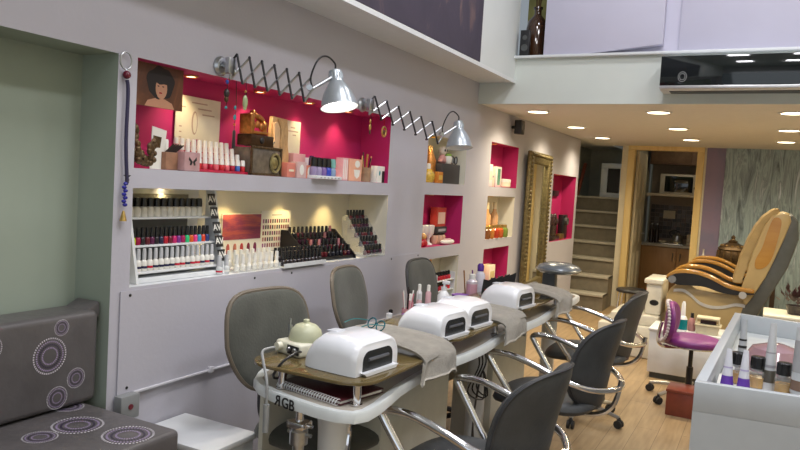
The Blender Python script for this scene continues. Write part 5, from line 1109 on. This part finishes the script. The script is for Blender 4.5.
for i, (x, y) in enumerate(((0.675, 4.16), (0.68, 4.28), (0.685, 4.40), (0.69, 4.52))):
    t = thing('display_card', 'black folded display card, %s in the row beyond the farthest nail lamp' % nth(i, 4), 'card', (x, y, 0.8455), math.radians(20), 'black folded cards'); b = B(); b.prism([(-0.04, 0), (0.035, 0), (0.045, 0.11), (0.0, 0.085), (-0.03, 0.09)], -0.008, 0.008, 'y'); b.obj('card', BLACK, t)
    b = B(); b.box((-0.02, -0.0088, 0.01), (0.02, -0.008, 0.03)); b.obj('red_print', colour('card_red', (0.35, 0.04, 0.03)), t)
# papers + spectacles
b = B(); b.grid(lambda u, v: (0.50+0.22*u+0.05*v, 2.68+0.42*v-0.05*u, 0.7685+0.006*math.sin(9*u+5*v)**2), 14, 14, 0.002)
tag(b.obj('tissue_sheet', mat('tissue_white', (0.74, 0.78, 0.80), 0.8, var=0.04)), 'crumpled white tissue sheet on the table behind the near nail lamp', 'tissue')
t = thing('spectacles', 'teal-framed spectacles lying on the near folded towel', 'glasses', (0.80, 2.52, 0.915), math.radians(62))
b = B()
for s_ in (-1, 1):
    b.tube([(0.0+0.02*math.sin(a)*0.5, 0.033*s_+0.027*math.cos(a), 0.02*math.sin(a)) for a in [2*PI*k/18 for k in range(18)]], 0.0028, 6, closed=True)
b.tube([(0, -0.007, 0.004), (0, 0.007, 0.004)], 0.0025); b.obj('rims', colour('frame_teal', (0.01, 0.12, 0.16), 0.2), t)
b = B()
for s_ in (-1, 1): b.tube([(0.0, 0.06*s_, 0.006), (-0.07, 0.062*s_, 0.016), (-0.12, 0.058*s_, 0.004)], 0.002, 6, 4)
b.obj('temple', colour('temple_teal', (0.03, 0.20, 0.22), 0.2), t)
b = B()
for s_ in (-1, 1): b.add([(0.02*math.sin(a)*0.5, 0.033*s_+0.026*math.cos(a), 0.019*math.sin(a)) for a in [2*PI*k/18 for k in range(18)]], [tuple(range(18))])
b.obj('lenses', ACRYL, t)
# clamp under the near table edge
t = thing('table_clamp', 'chrome clamp with cord fixed under the near table edge below the lettering', 'clamp', (0.84, 1.95, 0.725)); b = B(); b.cyl((0, 0, 0), (0, 0, -0.05), 0.014); b.box((-0.035, -0.03, -0.075), (0.035, 0.03, -0.05), 0.006); b.cyl((-0.05, 0, -0.062), (0.055, 0, -0.062), 0.006); b.obj('clamp', CHROME, t)
b = B(); b.lathe([(0.032, -0.13), (0.032, -0.085), (0.02, -0.075)], n=16); b.cyl((-0.045, 0, -0.095), (0.05, 0, -0.095), 0.007); b.obj('screw_block', STEEL, t)
b = B(); b.tube([(0.0, 0, -0.13), (0, 0.01, -0.30), (0.03, 0.04, -0.68)], 0.020, 10, 5); b.obj('post', STEEL, t)
b = B(); b.tube([(1.0, 2.02, 0.10), (0.96, 2.06, 0.4), (0.92, 2.15, 0.60), (0.97, 2.06, 0.69), (0.99, 2.05, 0.714)], 0.010, 8, 6)
tag(b.obj('table_brace', CHROME), 'curved chrome brace under the near corner of the table', 'brace')
b = B()
for k_ in range(3): b.tube([(0.93, 3.34+0.03*k_, 0.71), (0.95, 3.36+0.05*k_, 0.60), (0.92, 3.30+0.06*k_, 0.47), (0.97, 3.40+0.03*k_, 0.42), (0.94, 3.44, 0.55), (0.93, 3.38, 0.30), (0.94, 3.36+0.04*k_, 0.02)], 0.004, 6, 6)
tag(b.obj('power_cord', BLACK), 'tangled black cords hanging under the table beside the middle armchair', 'cord')

# ================================================================== KITCHENETTE
t = thing('base_cabinet', 'orange oak kitchen base cabinet with two doors seen through the pine doorway', 'cabinet', (1.25, 11.55, 0)); b = B(); b.box((-0.75, -0.30, 0.08), (0.80, 0.33, 0.795)); b.box((-0.75, -0.26, 0), (0.80, 0.33, 0.08)); b.obj('carcass', OAK, t)
for i in range(3):
    x0 = -0.72+0.5*i; b = B(); b.box((x0, -0.322, 0.10), (x0+0.485, -0.30, 0.785), 0.004); dd = b.obj('door', OAK, t)
    b = B(); hx = x0+(0.44 if i != 1 else 0.045); b.tube([(hx, -0.322, 0.60), (hx, -0.345, 0.61), (hx, -0.345, 0.70), (hx, -0.322, 0.71)], 0.006, 6); b.obj('handle', STEEL, dd)
b = B(); b.box((0.49, 11.20, 0.7965), (2.08, 11.884, 0.83), 0.006); tag(b.obj('worktop', mat('worktop_grey', (0.42, 0.40, 0.36), 0.35, var=0.2, scale=40)), 'pale grey worktop on the kitchen base cabinet', 'worktop')
b = B(); b.box((0.50, 11.42, 1.56), (2.09, 11.884, 1.60)); tag(b.obj('wall_shelf', mat('shelf_beige', (0.50, 0.43, 0.32), 0.5)), 'beige wall shelf carrying the microwave in the kitchen', 'shelf')
t = thing('microwave', 'white microwave oven with dark door on the kitchen wall shelf', 'microwave', (0.95, 11.64, 1.601)); b = B(); b.box((-0.27, -0.20, 0), (0.27, 0.20, 0.30), 0.008); b.obj('housing', mat('micro_white', (0.50, 0.47, 0.40), 0.4), t); b = B(); b.box((-0.20, -0.212, 0.03), (0.20, -0.20, 0.27), 0.003); b.obj('door', GLOSSB, t)
b = B(); b.cyl((0.235, -0.20, 0.1), (0.235, -0.215, 0.1), 0.02); b.obj('knob', BLACK, t)
t = thing('wall_cupboard', 'brown kitchen wall cupboard above the microwave', 'cupboard', (1.1, 11.70, 2.05)); b = B(); b.box((-0.6, -0.17, 0), (0.9, 0.18, 0.44)); b.obj('carcass', mat('cupboard_brown', (0.15, 0.085, 0.045), 0.5, var=0.2), t); b = B(); b.box((-0.58, -0.19, 0.02), (0.0, -0.17, 0.42), 0.003); b.obj('door', mat('cupboard_brown', (0.15, 0.085, 0.045), 0.5, var=0.2), t)
t = thing('wall_socket', 'cream double socket plate on the dark kitchen tiles', 'socket', (0.80, 11.884, 1.21)); b = B(); b.box((-0.09, -0.012, 0), (0.09, 0, 0.13), 0.004); b.obj('plate', CREAMP, t)
t = vessel('kettle', 'steel kettle on the kitchen worktop', 'kettle', 0.98, 11.58, [(0.075, 0), (0.085, 0.02), (0.07, 0.13), (0.03, 0.155), (0.015, 0.17)], STEEL, zz=0.831); b = B(); b.tube([(-0.07, 0, 0.10), (-0.12, 0, 0.16), (-0.06, 0, 0.21), (0.03, 0, 0.18)], 0.009, 8, 5); b.obj('handle', BLACK, t)
for i, x in enumerate((0.60, 0.68)): vessel('dark_bottle', 'dark glass bottle on the kitchen worktop, %s of two' % ('left', 'right')[i], 'bottle', x, 11.55, [(0.035, 0), (0.035, 0.18), (0.014, 0.23), (0.014, 0.28)], DKB, (('cap', [(0.016, 0.28), (0.016, 0.30)], SILVER),), 'dark bottles on the kitchen worktop', zz=0.831)
t = thing('dish_tray', 'low dish tray with bowls on the kitchen worktop', 'tray', (0.90, 11.32, 0.831)); b = B(); b.box((-0.2, -0.08, 0), (0.2, 0.08, 0.02), 0.006); b.obj('tray', STEEL, t); b = B()
for k_ in range(2): b.lathe([(0.03, 0.02), (0.06, 0.05), (0.055, 0.05), (0.02, 0.025)], (-0.1+0.2*k_, 0, 0), 14)
b.obj('bowls', CREAMP, t)
for k_ in range(3): carton('pale food container, %s of the stack on the kitchen worktop' % ('bottom', 'middle', 'top')[k_], (1.22, 11.5, 0.831+0.056*k_), 0.09, 0.1, 0.055, mat('container', (0.45, 0.40, 0.30), 0.5), name='food_container', group='stacked food containers')

# ================================================================== PEDICURE CORNER
def pedicure_chair(label, loc):
    t = thing('pedicure_chair', label, 'pedicure chair', loc, 0, 'tan pedicure chairs')
    X0 = 1.9; W_ = 0.62
    def sh(P): return [(p[0]-X0, p[1]) for p in P]
    b = B(); b.prism(sh([(2.30, 1.44), (2.385, 1.435), (2.43, 1.38), (2.445, 1.227), (2.382, 0.977), (2.252, 0.68), (2.14, 0.44), (2.02, 0.44), (2.10, 0.75), (2.28, 1.10)]), 0.02, W_-0.02, 'y', 0.02); b.obj('back_shell', SHELLG, t)
    side = [(2.02, 0.72), (2.065, 0.90), (2.10, 1.10), (2.17, 1.32), (2.225, 1.42), (2.30, 1.455), (2.36, 1.44), (2.375, 1.38), (2.335, 1.23), (2.275, 1.04), (2.215, 0.87), (2.14, 0.71), (2.08, 0.60)]
    for y0, y1 in ((0, 0.05), (W_-0.05, W_)):
        b = B(); b.prism(sh(side), y0, y1, 'y', 0.015); sp = b.obj('side_panel', TANP, t)
        inl = [Vector((p[0], 0, p[1])) for p in sh([(2.24, 1.40), (2.30, 1.38), (2.285, 1.22), (2.25, 1.04), (2.20, 0.96), (2.135, 0.945), (2.125, 1.02), (2.17, 1.14), (2.20, 1.28)])]
        ip = [(p.x, p.z) for p in catmull(inl, 4, True)]
        b = B(); b.prism(ip, y0-0.006 if y0 == 0 else y1, y0 if y0 == 0 else y1+0.006, 'y'); b.obj('wood_inlay', HONEY, sp)
    # backrest cushion: padded rolls following the front profile
    prof = [Vector((p[0]-X0, 0, p[1])) for p in [(2.00, 0.80), (2.045, 1.02), (2.115, 1.24), (2.19, 1.38), (2.27, 1.45)]]
    pp = catmull(prof, 6); b = B()
    def cf(u, v):
        k = u*(len(pp)-1); i = min(int(k), len(pp)-2); p = pp[i].lerp(pp[i+1], k-i)
        bul = 0.005*abs(math.sin(u*PI*6.0)) + 0.006*abs(math.sin(v*PI*3)) + 0.012*math.sin(PI*min(1, max(0, v)))
        return (p.x-bul, 0.03+(W_-0.06)*v, p.z+bul*0.3)
    b.grid(cf, 40, 18, 0.07); b.obj('back_cushion', TAN, t)
    b = B(); b.pad(0.27, 0.26, 0.16, 4, Matrix.Translation((1.76-X0, W_/2, 0.63))); b.obj('seat_cushion', TAN, t)
    body = [Vector((p[0]-X0, 0, p[1])) for p in [(1.433, 0.665), (1.405, 0.56), (1.43, 0.42), (1.55, 0.28), (1.80, 0.22), (2.05, 0.24), (2.14, 0.40), (2.12, 0.62), (2.09, 0.70), (1.905, 0.69), (1.695, 0.70), (1.60, 0.735), (1.50, 0.73)]]
    b = B(); b.prism([(p.x, p.z) for p in catmull(body, 4, True)], 0.03, W_-0.03, 'y', 0.012); b.obj('base_body', TANP, t)
    for y in (0.028, W_-0.028):
        b = B(); wv = catmull([Vector((p[0]-X0, y, p[1])) for p in [(1.47, 0.668), (1.55, 0.675), (1.617, 0.643), (1.70, 0.578), (1.80, 0.553), (1.90, 0.565), (2.00, 0.60), (2.09, 0.595)]], 5)
        b.grid(lambda u, v: (lambda p: (p.x, p.y, p.z+(v-0.5)*0.028))(wv[min(int(u*(len(wv)-1)), len(wv)-1)]), len(wv)-1, 1, 0.012); b.obj('wave_trim', SILVER, t)
    top = [(1.405, 0.80), (1.44, 0.835), (1.50, 0.862), (1.60, 0.872), (1.70, 0.862), (1.80, 0.83), (1.90, 0.785), (2.0, 0.762), (2.14, 0.752)]
    for y0 in (-0.045, W_-0.055):
        tp = catmull([Vector((p[0]-X0, 0, p[1])) for p in top], 4)
        P = [(p.x, p.z+0.008) for p in tp]+[(p.x, p.z-0.03) for p in tp[::-1]]
        b = B(); b.prism(P, y0, y0+0.10, 'y', 0.014); ar = b.obj('armrest', HONEY, t)
        lw = [(1.42, 0.765), (1.50, 0.73), (1.62, 0.735), (1.74, 0.735), (1.88, 0.70), (2.0, 0.695), (2.14, 0.715)]
        lp = catmull([Vector((p[0]-X0, 0, p[1])) for p in lw], 4)
        P = [(p.x, p.z-0.029) for p in tp]+[(p.x, p.z) for p in lp[::-1]]
        b = B(); b.prism(P, y0+0.012, y0+0.088, 'y'); b.obj('armrest_underside', BLACK, ar)
        b = B(); b.cyl((1.455-X0, y0+0.006, 0.775), (1.455-X0, y0+0.094, 0.775), 0.035, n=20); b.obj('armrest_scroll', STEEL, ar)
        b = B(); b.cyl((2.05-X0, y0+0.0, 0.70), (2.05-X0, y0+0.095, 0.70), 0.032, n=18); b.obj('hinge_cap', SILVER, ar)
    b = B(); b.prism([(1.45-X0, 0), (2.15-X0, 0), (2.05-X0, 0.26), (1.55-X0, 0.26)], 0.08, W_-0.08, 'y', 0.01); b.obj('pedestal', SHELLG, t)
    return t
pc = pedicure_chair('tan leather pedicure massage chair with wooden armrests, nearer the camera', (1.9, 6.95, 0))
dup(pc, (1.93, 8.35, 0.0), None, 'tan leather pedicure massage chair mostly hidden behind the nearer one')
# foot spa in front of it
t = thing('pedicure_spa', 'white foot spa basin with stepped sides in front of the tan pedicure chair', 'foot spa', (1.12, 7.25, 0))
b = B(); b.prism([(-0.30, -0.36), (0.24, -0.36), (0.24, 0.36), (-0.30, 0.36)], 0, 0.30, bev=0.02); b.prism([(-0.20, -0.30), (0.24, -0.30), (0.24, 0.30), (-0.20, 0.30)], 0.30, 0.40, bev=0.015); b.obj('basin', mat('spa_white', (0.68, 0.66, 0.58), 0.3, coat=0.4), t)
b = B(); b.box((0.10, -0.22, 0.40), (0.245, 0.25, 0.71), 0.02, seg=3); b.box((0.08, -0.25, 0.70), (0.255, 0.27, 0.745), 0.012); b.obj('column', MATS['spa_white'], t)
b = B(); b.lathe([(0.035, 0), (0.03, 0.004), (0.001, 0.002)], M=Matrix.Translation((0.18, -0.222, 0.52)) @ Matrix.Rotation(PI/2, 4, 'X') @ Matrix.Diagonal((1.2, 0.8, 1, 1)), n=16); b.obj('vent', BLACK, t)
b = B(); b.box((-0.1, -0.2, 0.402), (0.06, 0.2, 0.425), 0.01); b.obj('foot_rest', mat('rest_grey', (0.30, 0.28, 0.24), 0.5), t)
t = thing('side_stool', 'small chrome and black foot stool between the doorway and the foot spa', 'stool', (0.86, 8.45, 0)); b = B(); b.pad(0.17, 0.17, 0.06, 2.5, Matrix.Translation((0, 0, 0.43))); b.obj('seat', BLACK, t)
for sx in (-1, 1):
    for sy in (-1, 1): b = B(); b.cyl((0.14*sx, 0.14*sy, 0), (0.11*sx, 0.11*sy, 0.41), 0.012); b.obj('leg', CHROME, t)
b = B(); b.tube([(0.13*math.cos(a), 0.13*math.sin(a), 0.2) for a in [2*PI*k/20 for k in range(20)]], 0.008, 6, closed=True); b.obj('foot_ring', CHROME, t)
# white trolley with manicure things
t = thing('white_trolley', 'white box trolley behind the purple stool carrying tubes and a cream basket', 'trolley', (1.66, 6.42, 0)); b = B(); b.box((-0.27, -0.22, 0.05), (0.28, 0.20, 0.40), 0.006); b.obj('cabinet', WHITE, t); b = B(); b.box((-0.28, -0.23, 0.40), (0.29, 0.21, 0.42), 0.004); b.obj('top', WHITE, t)
b = B(); b.box((-0.25, -0.19, 0.0), (0.26, 0.17, 0.05)); b.obj('plinth', SHELLG, t)
vessel('teal_bottle', 'teal-labelled white squeeze bottle with tall cone nozzle on the white trolley', 'bottle', 1.635, 6.26, [(0.035, 0), (0.038, 0.01), (0.038, 0.10), (0.026, 0.125), (0.02, 0.13), (0.016, 0.23), (0.008, 0.25)], WHITEP, (('label_band', [(0.0388, 0.015), (0.0388, 0.10)], colour('teal_label', (0.0, 0.20, 0.24))),), zz=0.421)
vessel('slim_bottle', 'slim white bottle left of the teal-labelled one on the trolley', 'bottle', 1.565, 6.30, [(0.018, 0), (0.02, 0.01), (0.02, 0.10), (0.012, 0.15)], PAPER, (('cap', [(0.012, 0.15), (0.01, 0.19)], CAPW),), zz=0.421)
vessel('slim_bottle', 'pinkish glass bottle with dark cap beside the cream basket on the trolley', 'bottle', 1.70, 6.34, [(0.03, 0), (0.034, 0.02), (0.03, 0.08), (0.014, 0.11)], colour('bot_rosy', (0.45, 0.22, 0.22), 0.1), (('cap', [(0.014, 0.11), (0.012, 0.15)], CAPB),), zz=0.421)
t = thing('cream_basket', 'cream plastic basket with handles on the white trolley', 'basket', (1.83, 6.30, 0.421)); b = B(); b.prism([(-0.085, 0), (0.075, 0), (0.09, 0.07), (-0.095, 0.07)], -0.06, 0.06, 'y', 0.006); b.box((-0.10, -0.07, 0.068), (0.10, 0.07, 0.08), 0.004); b.obj('basket', mat('basket_cream', (0.62, 0.56, 0.40), 0.5), t)
b = B(); b.tube([(-0.09, -0.05, 0.08), (-0.085, -0.05, 0.13), (0.08, -0.05, 0.13), (0.085, -0.05, 0.08)], 0.009, 8); b.box((-0.09, -0.04, 0.125), (0.085, 0.06, 0.14), 0.004); b.obj('handle', MATS['basket_cream'], t); b = B(); b.box((-0.06, -0.02, 0.081), (0.06, 0.05, 0.11)); b.obj('contents', DKB, t)
# purple stool
t = thing('pedicure_stool', 'purple vinyl stool with low backrest on a chrome five-star base', 'stool', (1.765, 5.68, 0))
b = B(); b.pad(0.205, 0.205, 0.085, 2.2, Matrix.Translation((0, 0, 0.455))); b.obj('seat', PURPLE, t)
b = B(); b.tube([(0.202*math.cos(a), 0.202*math.sin(a), 0.43) for a in [2*PI*k/32 for k in range(32)]], 0.008, 6, closed=True); b.obj('seat_trim', CHROME, t)
Mb = Matrix.Translation((-0.165, -0.06, 0.59)) @ Matrix.Rotation(math.radians(4), 4, 'Y') @ FACE.to_3x3().to_4x4()
b = B(); b.pad(0.175, 0.155, 0.065, 2.4, Mb, lambda a, c: (a, c, 0.05*(a/0.175)**2)); b.obj('backrest', PURPLE, t)
b = B()
for i in range(40):
    a = 2*PI*i/40; c_, s_ = math.cos(a), math.sin(a); k_ = (abs(c_)**2.4+abs(s_)**2.4)**(-1/2.4); xx, yy = c_*k_*0.172, s_*k_*0.152
    b.ball(Mb @ Vector((xx, yy, 0.05*(xx/0.175)**2-0.032)), 0.013, (1, 1, 1), 8, 6)
b.obj('backrest_edging', mat('edging_white', (0.62, 0.56, 0.58), 0.5), t)
b = B(); b.tube([(-0.05, -0.02, 0.405), (-0.20, -0.06, 0.40), (-0.235, -0.06, 0.46), (-0.215, -0.06, 0.58)], 0.013, 8, 5); b.obj('back_bar', CHROME, t)
b = B(); b.lathe([(0.024, 0.10), (0.024, 0.26), (0.016, 0.26), (0.016, 0.41)], n=14); b.obj('gas_column', BLACK, t); star_base(t, 0.30, CHROME)
t = thing('wooden_step', 'small red-brown wooden box on the floor below the purple stool', 'box', (1.78, 5.31, 0)); b = B(); b.box((-0.115, -0.11, 0), (0.12, 0.12, 0.165), 0.004); b.obj('box', REDWD, t); b = B(); b.box((-0.12, -0.115, 0.165), (0.125, 0.125, 0.185), 0.004); b.obj('lid', REDWD, t)
# lantern on console, small clear bottle
t = thing('console_table', 'dark wood console table against the marbled wall behind the pedicure chairs', 'table', (1.85, 9.45, 0)); b = B(); b.box((-0.42, -0.18, 0.70), (0.5, 0.2, 0.735), 0.004); b.obj('top', mat('dark_wood', (0.06, 0.035, 0.02), 0.4, var=0.3), t)
for sx in (-0.38, 0.46):
    for sy in (-0.15, 0.17): b = B(); b.box((sx-0.025, sy-0.025, 0), (sx+0.025, sy+0.025, 0.70)); b.obj('leg', MATS['dark_wood'], t)
t = thing('bronze_lantern', 'ornate dark bronze lantern jar in front of the marbled wall', 'lantern', (1.84, 9.42, 0.736)); b = B()
b.lathe([(0.11, 0), (0.14, 0.02), (0.16, 0.06), (0.165, 0.16), (0.15, 0.20), (0.165, 0.215), (0.16, 0.23), (0.11, 0.275), (0.05, 0.30), (0.055, 0.315), (0.03, 0.33), (0.02, 0.345), (0.028, 0.365), (0.012, 0.385), (0.001, 0.39)], n=24); b.obj('body', BRONZE, t)
b = B()
for k_ in range(12):
    a = 2*PI*k_/12; b.tube([(0.160*math.cos(a), 0.160*math.sin(a), 0.05), (0.168*math.cos(a), 0.168*math.sin(a), 0.12), (0.160*math.cos(a), 0.160*math.sin(a), 0.2)], 0.010, 6)
    b.ball((0.12*math.cos(a), 0.12*math.sin(a), 0.255), 0.02)
b.obj('ribs', mat('bronze_bright', (0.24, 0.15, 0.06), 0.35, 0.85, var=0.3, scale=60), t)
vessel('glass_bottle', 'small clear glass bottle beside the bronze lantern', 'bottle', 1.525, 9.36, [(0.022, 0), (0.024, 0.01), (0.024, 0.10), (0.01, 0.13), (0.01, 0.19), (0.014, 0.195)], mat('bottle_glassy', (0.55, 0.52, 0.46), 0.08, coat=0.6), zz=0.736)
# plant on a cream cabinet at the right
t = thing('cream_cabinet', 'low cream cabinet with curved top edge behind the display counter', 'cabinet', (2.52, 6.3, 0)); b = B(); b.box((-0.28, -0.2, 0), (0.4, 0.2, 0.64), 0.01); b.obj('body', IVORY, t); b = B(); b.box((-0.30, -0.22, 0.64), (0.42, 0.22, 0.67), 0.01); b.obj('top', IVORY, t)
t = thing('red_plant', 'dark red leafy pot plant at the right edge beside the pedicure chair', 'plant', (2.44, 6.28, 0.671)); b = B(); b.lathe([(0.05, 0), (0.07, 0.07), (0.062, 0.07), (0.05, 0.01)], n=16); b.obj('pot', DKB, t); b = B()
for k_ in range(46):
    a = random.uniform(0, 2*PI); e_ = random.uniform(0.2, 1.4); r = random.uniform(0.05, 0.15); p = Vector((r*math.cos(a)*math.cos(e_), r*math.sin(a)*math.cos(e_), 0.07+r*math.sin(e_)))
    d = p.normalized(); s_ = d.cross(Vector((0.1, 0.2, 1))).normalized()*0.018
    b.add([p, p+d*0.025+s_, p+d*0.055, p+d*0.025-s_], [(0, 1, 2, 3)])
b.obj('leaves', mat('dark_red_leaf', (0.035, 0.008, 0.012), 0.4, var=0.4), t)

# ================================================================== COUNTER CONTENTS
zc = 0.807
t = thing('patterned_tray', 'white tray with black swirl pattern inside the display counter', 'tray', (2.33, 2.80, zc)); b = B(); b.box((-0.25, -0.10, 0), (0.32, 0.14, 0.045), 0.004); b.obj('tray', PAPER, t); b = B()
for cx, cy, R_ in ((0.02, -0.05, 0.05), (-0.07, -0.07, 0.035), (0.12, -0.03, 0.06)):
    for k_ in range(4):
        rr = R_*(1-0.24*k_); b.tube([(cx+rr*math.cos(a), cy+0.7*rr*math.sin(a), 0.0453) for a in [0.4*k_+5.2*q/20 for q in range(21)]], 0.0022, 5)
b.obj('swirl_print', INK, t)
zt = zc+0.0455
def tube_item(label, x, y, w0, h, m_, cap=None, bands=(), rz=0):
    t = thing('cosmetic_tube', label, 'tube', (x, y, zt), rz, None)
    R = []
    for k_ in range(9):
        u = k_/8; rx = w0*(1-0.0*u)*(1-0.15*u); ry = w0*(1-u)+0.0012; R.append([Vector((rx*math.cos(2*PI*i/20)*(1-0.55*u if cap is None else 1), ry*math.sin(2*PI*i/20), (0.025 if cap else 0)+h*u)) for i in range(20)])
    b = B(); b.rings(R); b.obj('body', m_, t)
    if cap: b = B(); b.lathe([(w0*0.9, 0), (w0*0.92, 0.003), (w0*0.92, 0.024)], n=18); b.obj('cap', cap, t)
    for u0, u1, bm_ in bands:
        R = []
        for q in range(3):
            u = u0+(u1-u0)*q/2; rx = w0*(1-0.15*u)+0.0006; ry = w0*(1-u)+0.0018; f = (1-0.55*u) if cap is None else 1; R.append([Vector((rx*f*math.cos(2*PI*i/20), ry*math.sin(2*PI*i/20), (0.025 if cap else 0)+h*u)) for i in range(20)])
        b = B(); b.rings(R, True, False); b.obj('printed_band', bm_, t)
    return t
PURB = colour('tube_purple', (0.14, 0.05, 0.40)); LILB = colour('tube_lilac', (0.50, 0.44, 0.66)); TW = mat('tube_white', (0.74, 0.74, 0.80), 0.3)
tube_item('small white tube with purple label, leftmost in the display counter', 2.115, 2.745, 0.022, 0.135, TW, None, ((0.05, 0.30, PURB), (0.5, 0.54, LILB)))
tube_item('small white tube with purple label in front of the brown oil bottles', 2.168, 2.735, 0.022, 0.14, TW, None, ((0.05, 0.30, PURB), (0.48, 0.52, LILB)))
tube_item('tall grey-striped tube standing behind the small purple tubes', 2.152, 2.90, 0.022, 0.225, mat('tube_grey', (0.48, 0.50, 0.52), 0.35), None, ((0.02, 0.25, GREYPRINT), (0.4, 0.44, INK), (0.52, 0.56, INK), (0.64, 0.67, INK)))
tube_item('tall white tube with dark band between two oil bottles', 2.246, 2.80, 0.025, 0.238, mat('tube_paleg', (0.60, 0.61, 0.62), 0.3), None, ((0.12, 0.30, colour('band_olive', (0.10, 0.09, 0.07))), (0.34, 0.38, GREYPRINT), (0.55, 0.57, GREYPRINT)))
tube_item('large pale tube with grey label and round emblem at the right of the display counter', 2.345, 2.72, 0.036, 0.222, mat('tube_pale_label', (0.55, 0.57, 0.58), 0.3), CAPW, ((0.05, 0.2, colour('band_brown', (0.22, 0.14, 0.10))), (0.32, 0.80, colour('label_grey', (0.38, 0.38, 0.39)))))
AMB = colour('oil_amber', (0.60, 0.34, 0.07), 0.08, coat=0.6)
for i, (x, y, lb) in enumerate(((2.143, 2.825, 'oil bottle with black cap left of the tall white tube, behind the purple tubes'), (2.208, 2.80, 'oil bottle with black cap directly left of the tall white tube'), (2.290, 2.76, 'oil bottle with black cap between the tall white and large pale tubes'))):
    t = vessel('oil_bottle', lb, 'bottle', x, y, [(0.026, 0), (0.028, 0.004), (0.028, 0.055), (0.021, 0.062), (0.018, 0.066)], mat('clear_bottle', (0.85, 0.88, 0.86), 0.04, alpha=0.16, var=0.0), (('oil', [(0.0265, 0.003), (0.0265, 0.04)], AMB), ('neck_ring', [(0.019, 0.062), (0.019, 0.070)], SILVER), ('cap', [(0.0245, 0.07), (0.0245, 0.110), (0.022, 0.112)], CAPB)), 'amber oil bottles in the display counter', zz=zt)
t = thing('mauve_bowl', 'rounded mauve glass bowl lying behind the tubes in the display counter', 'bowl', (2.27, 3.22, zc)); b = B(); b.lathe([(0.04, 0), (0.11, 0.03), (0.12, 0.07), (0.09, 0.12), (0.03, 0.14), (0.001, 0.141)], n=24); b.obj('bowl', mat('mauve_glass', (0.34, 0.20, 0.22), 0.2, coat=0.4), t)
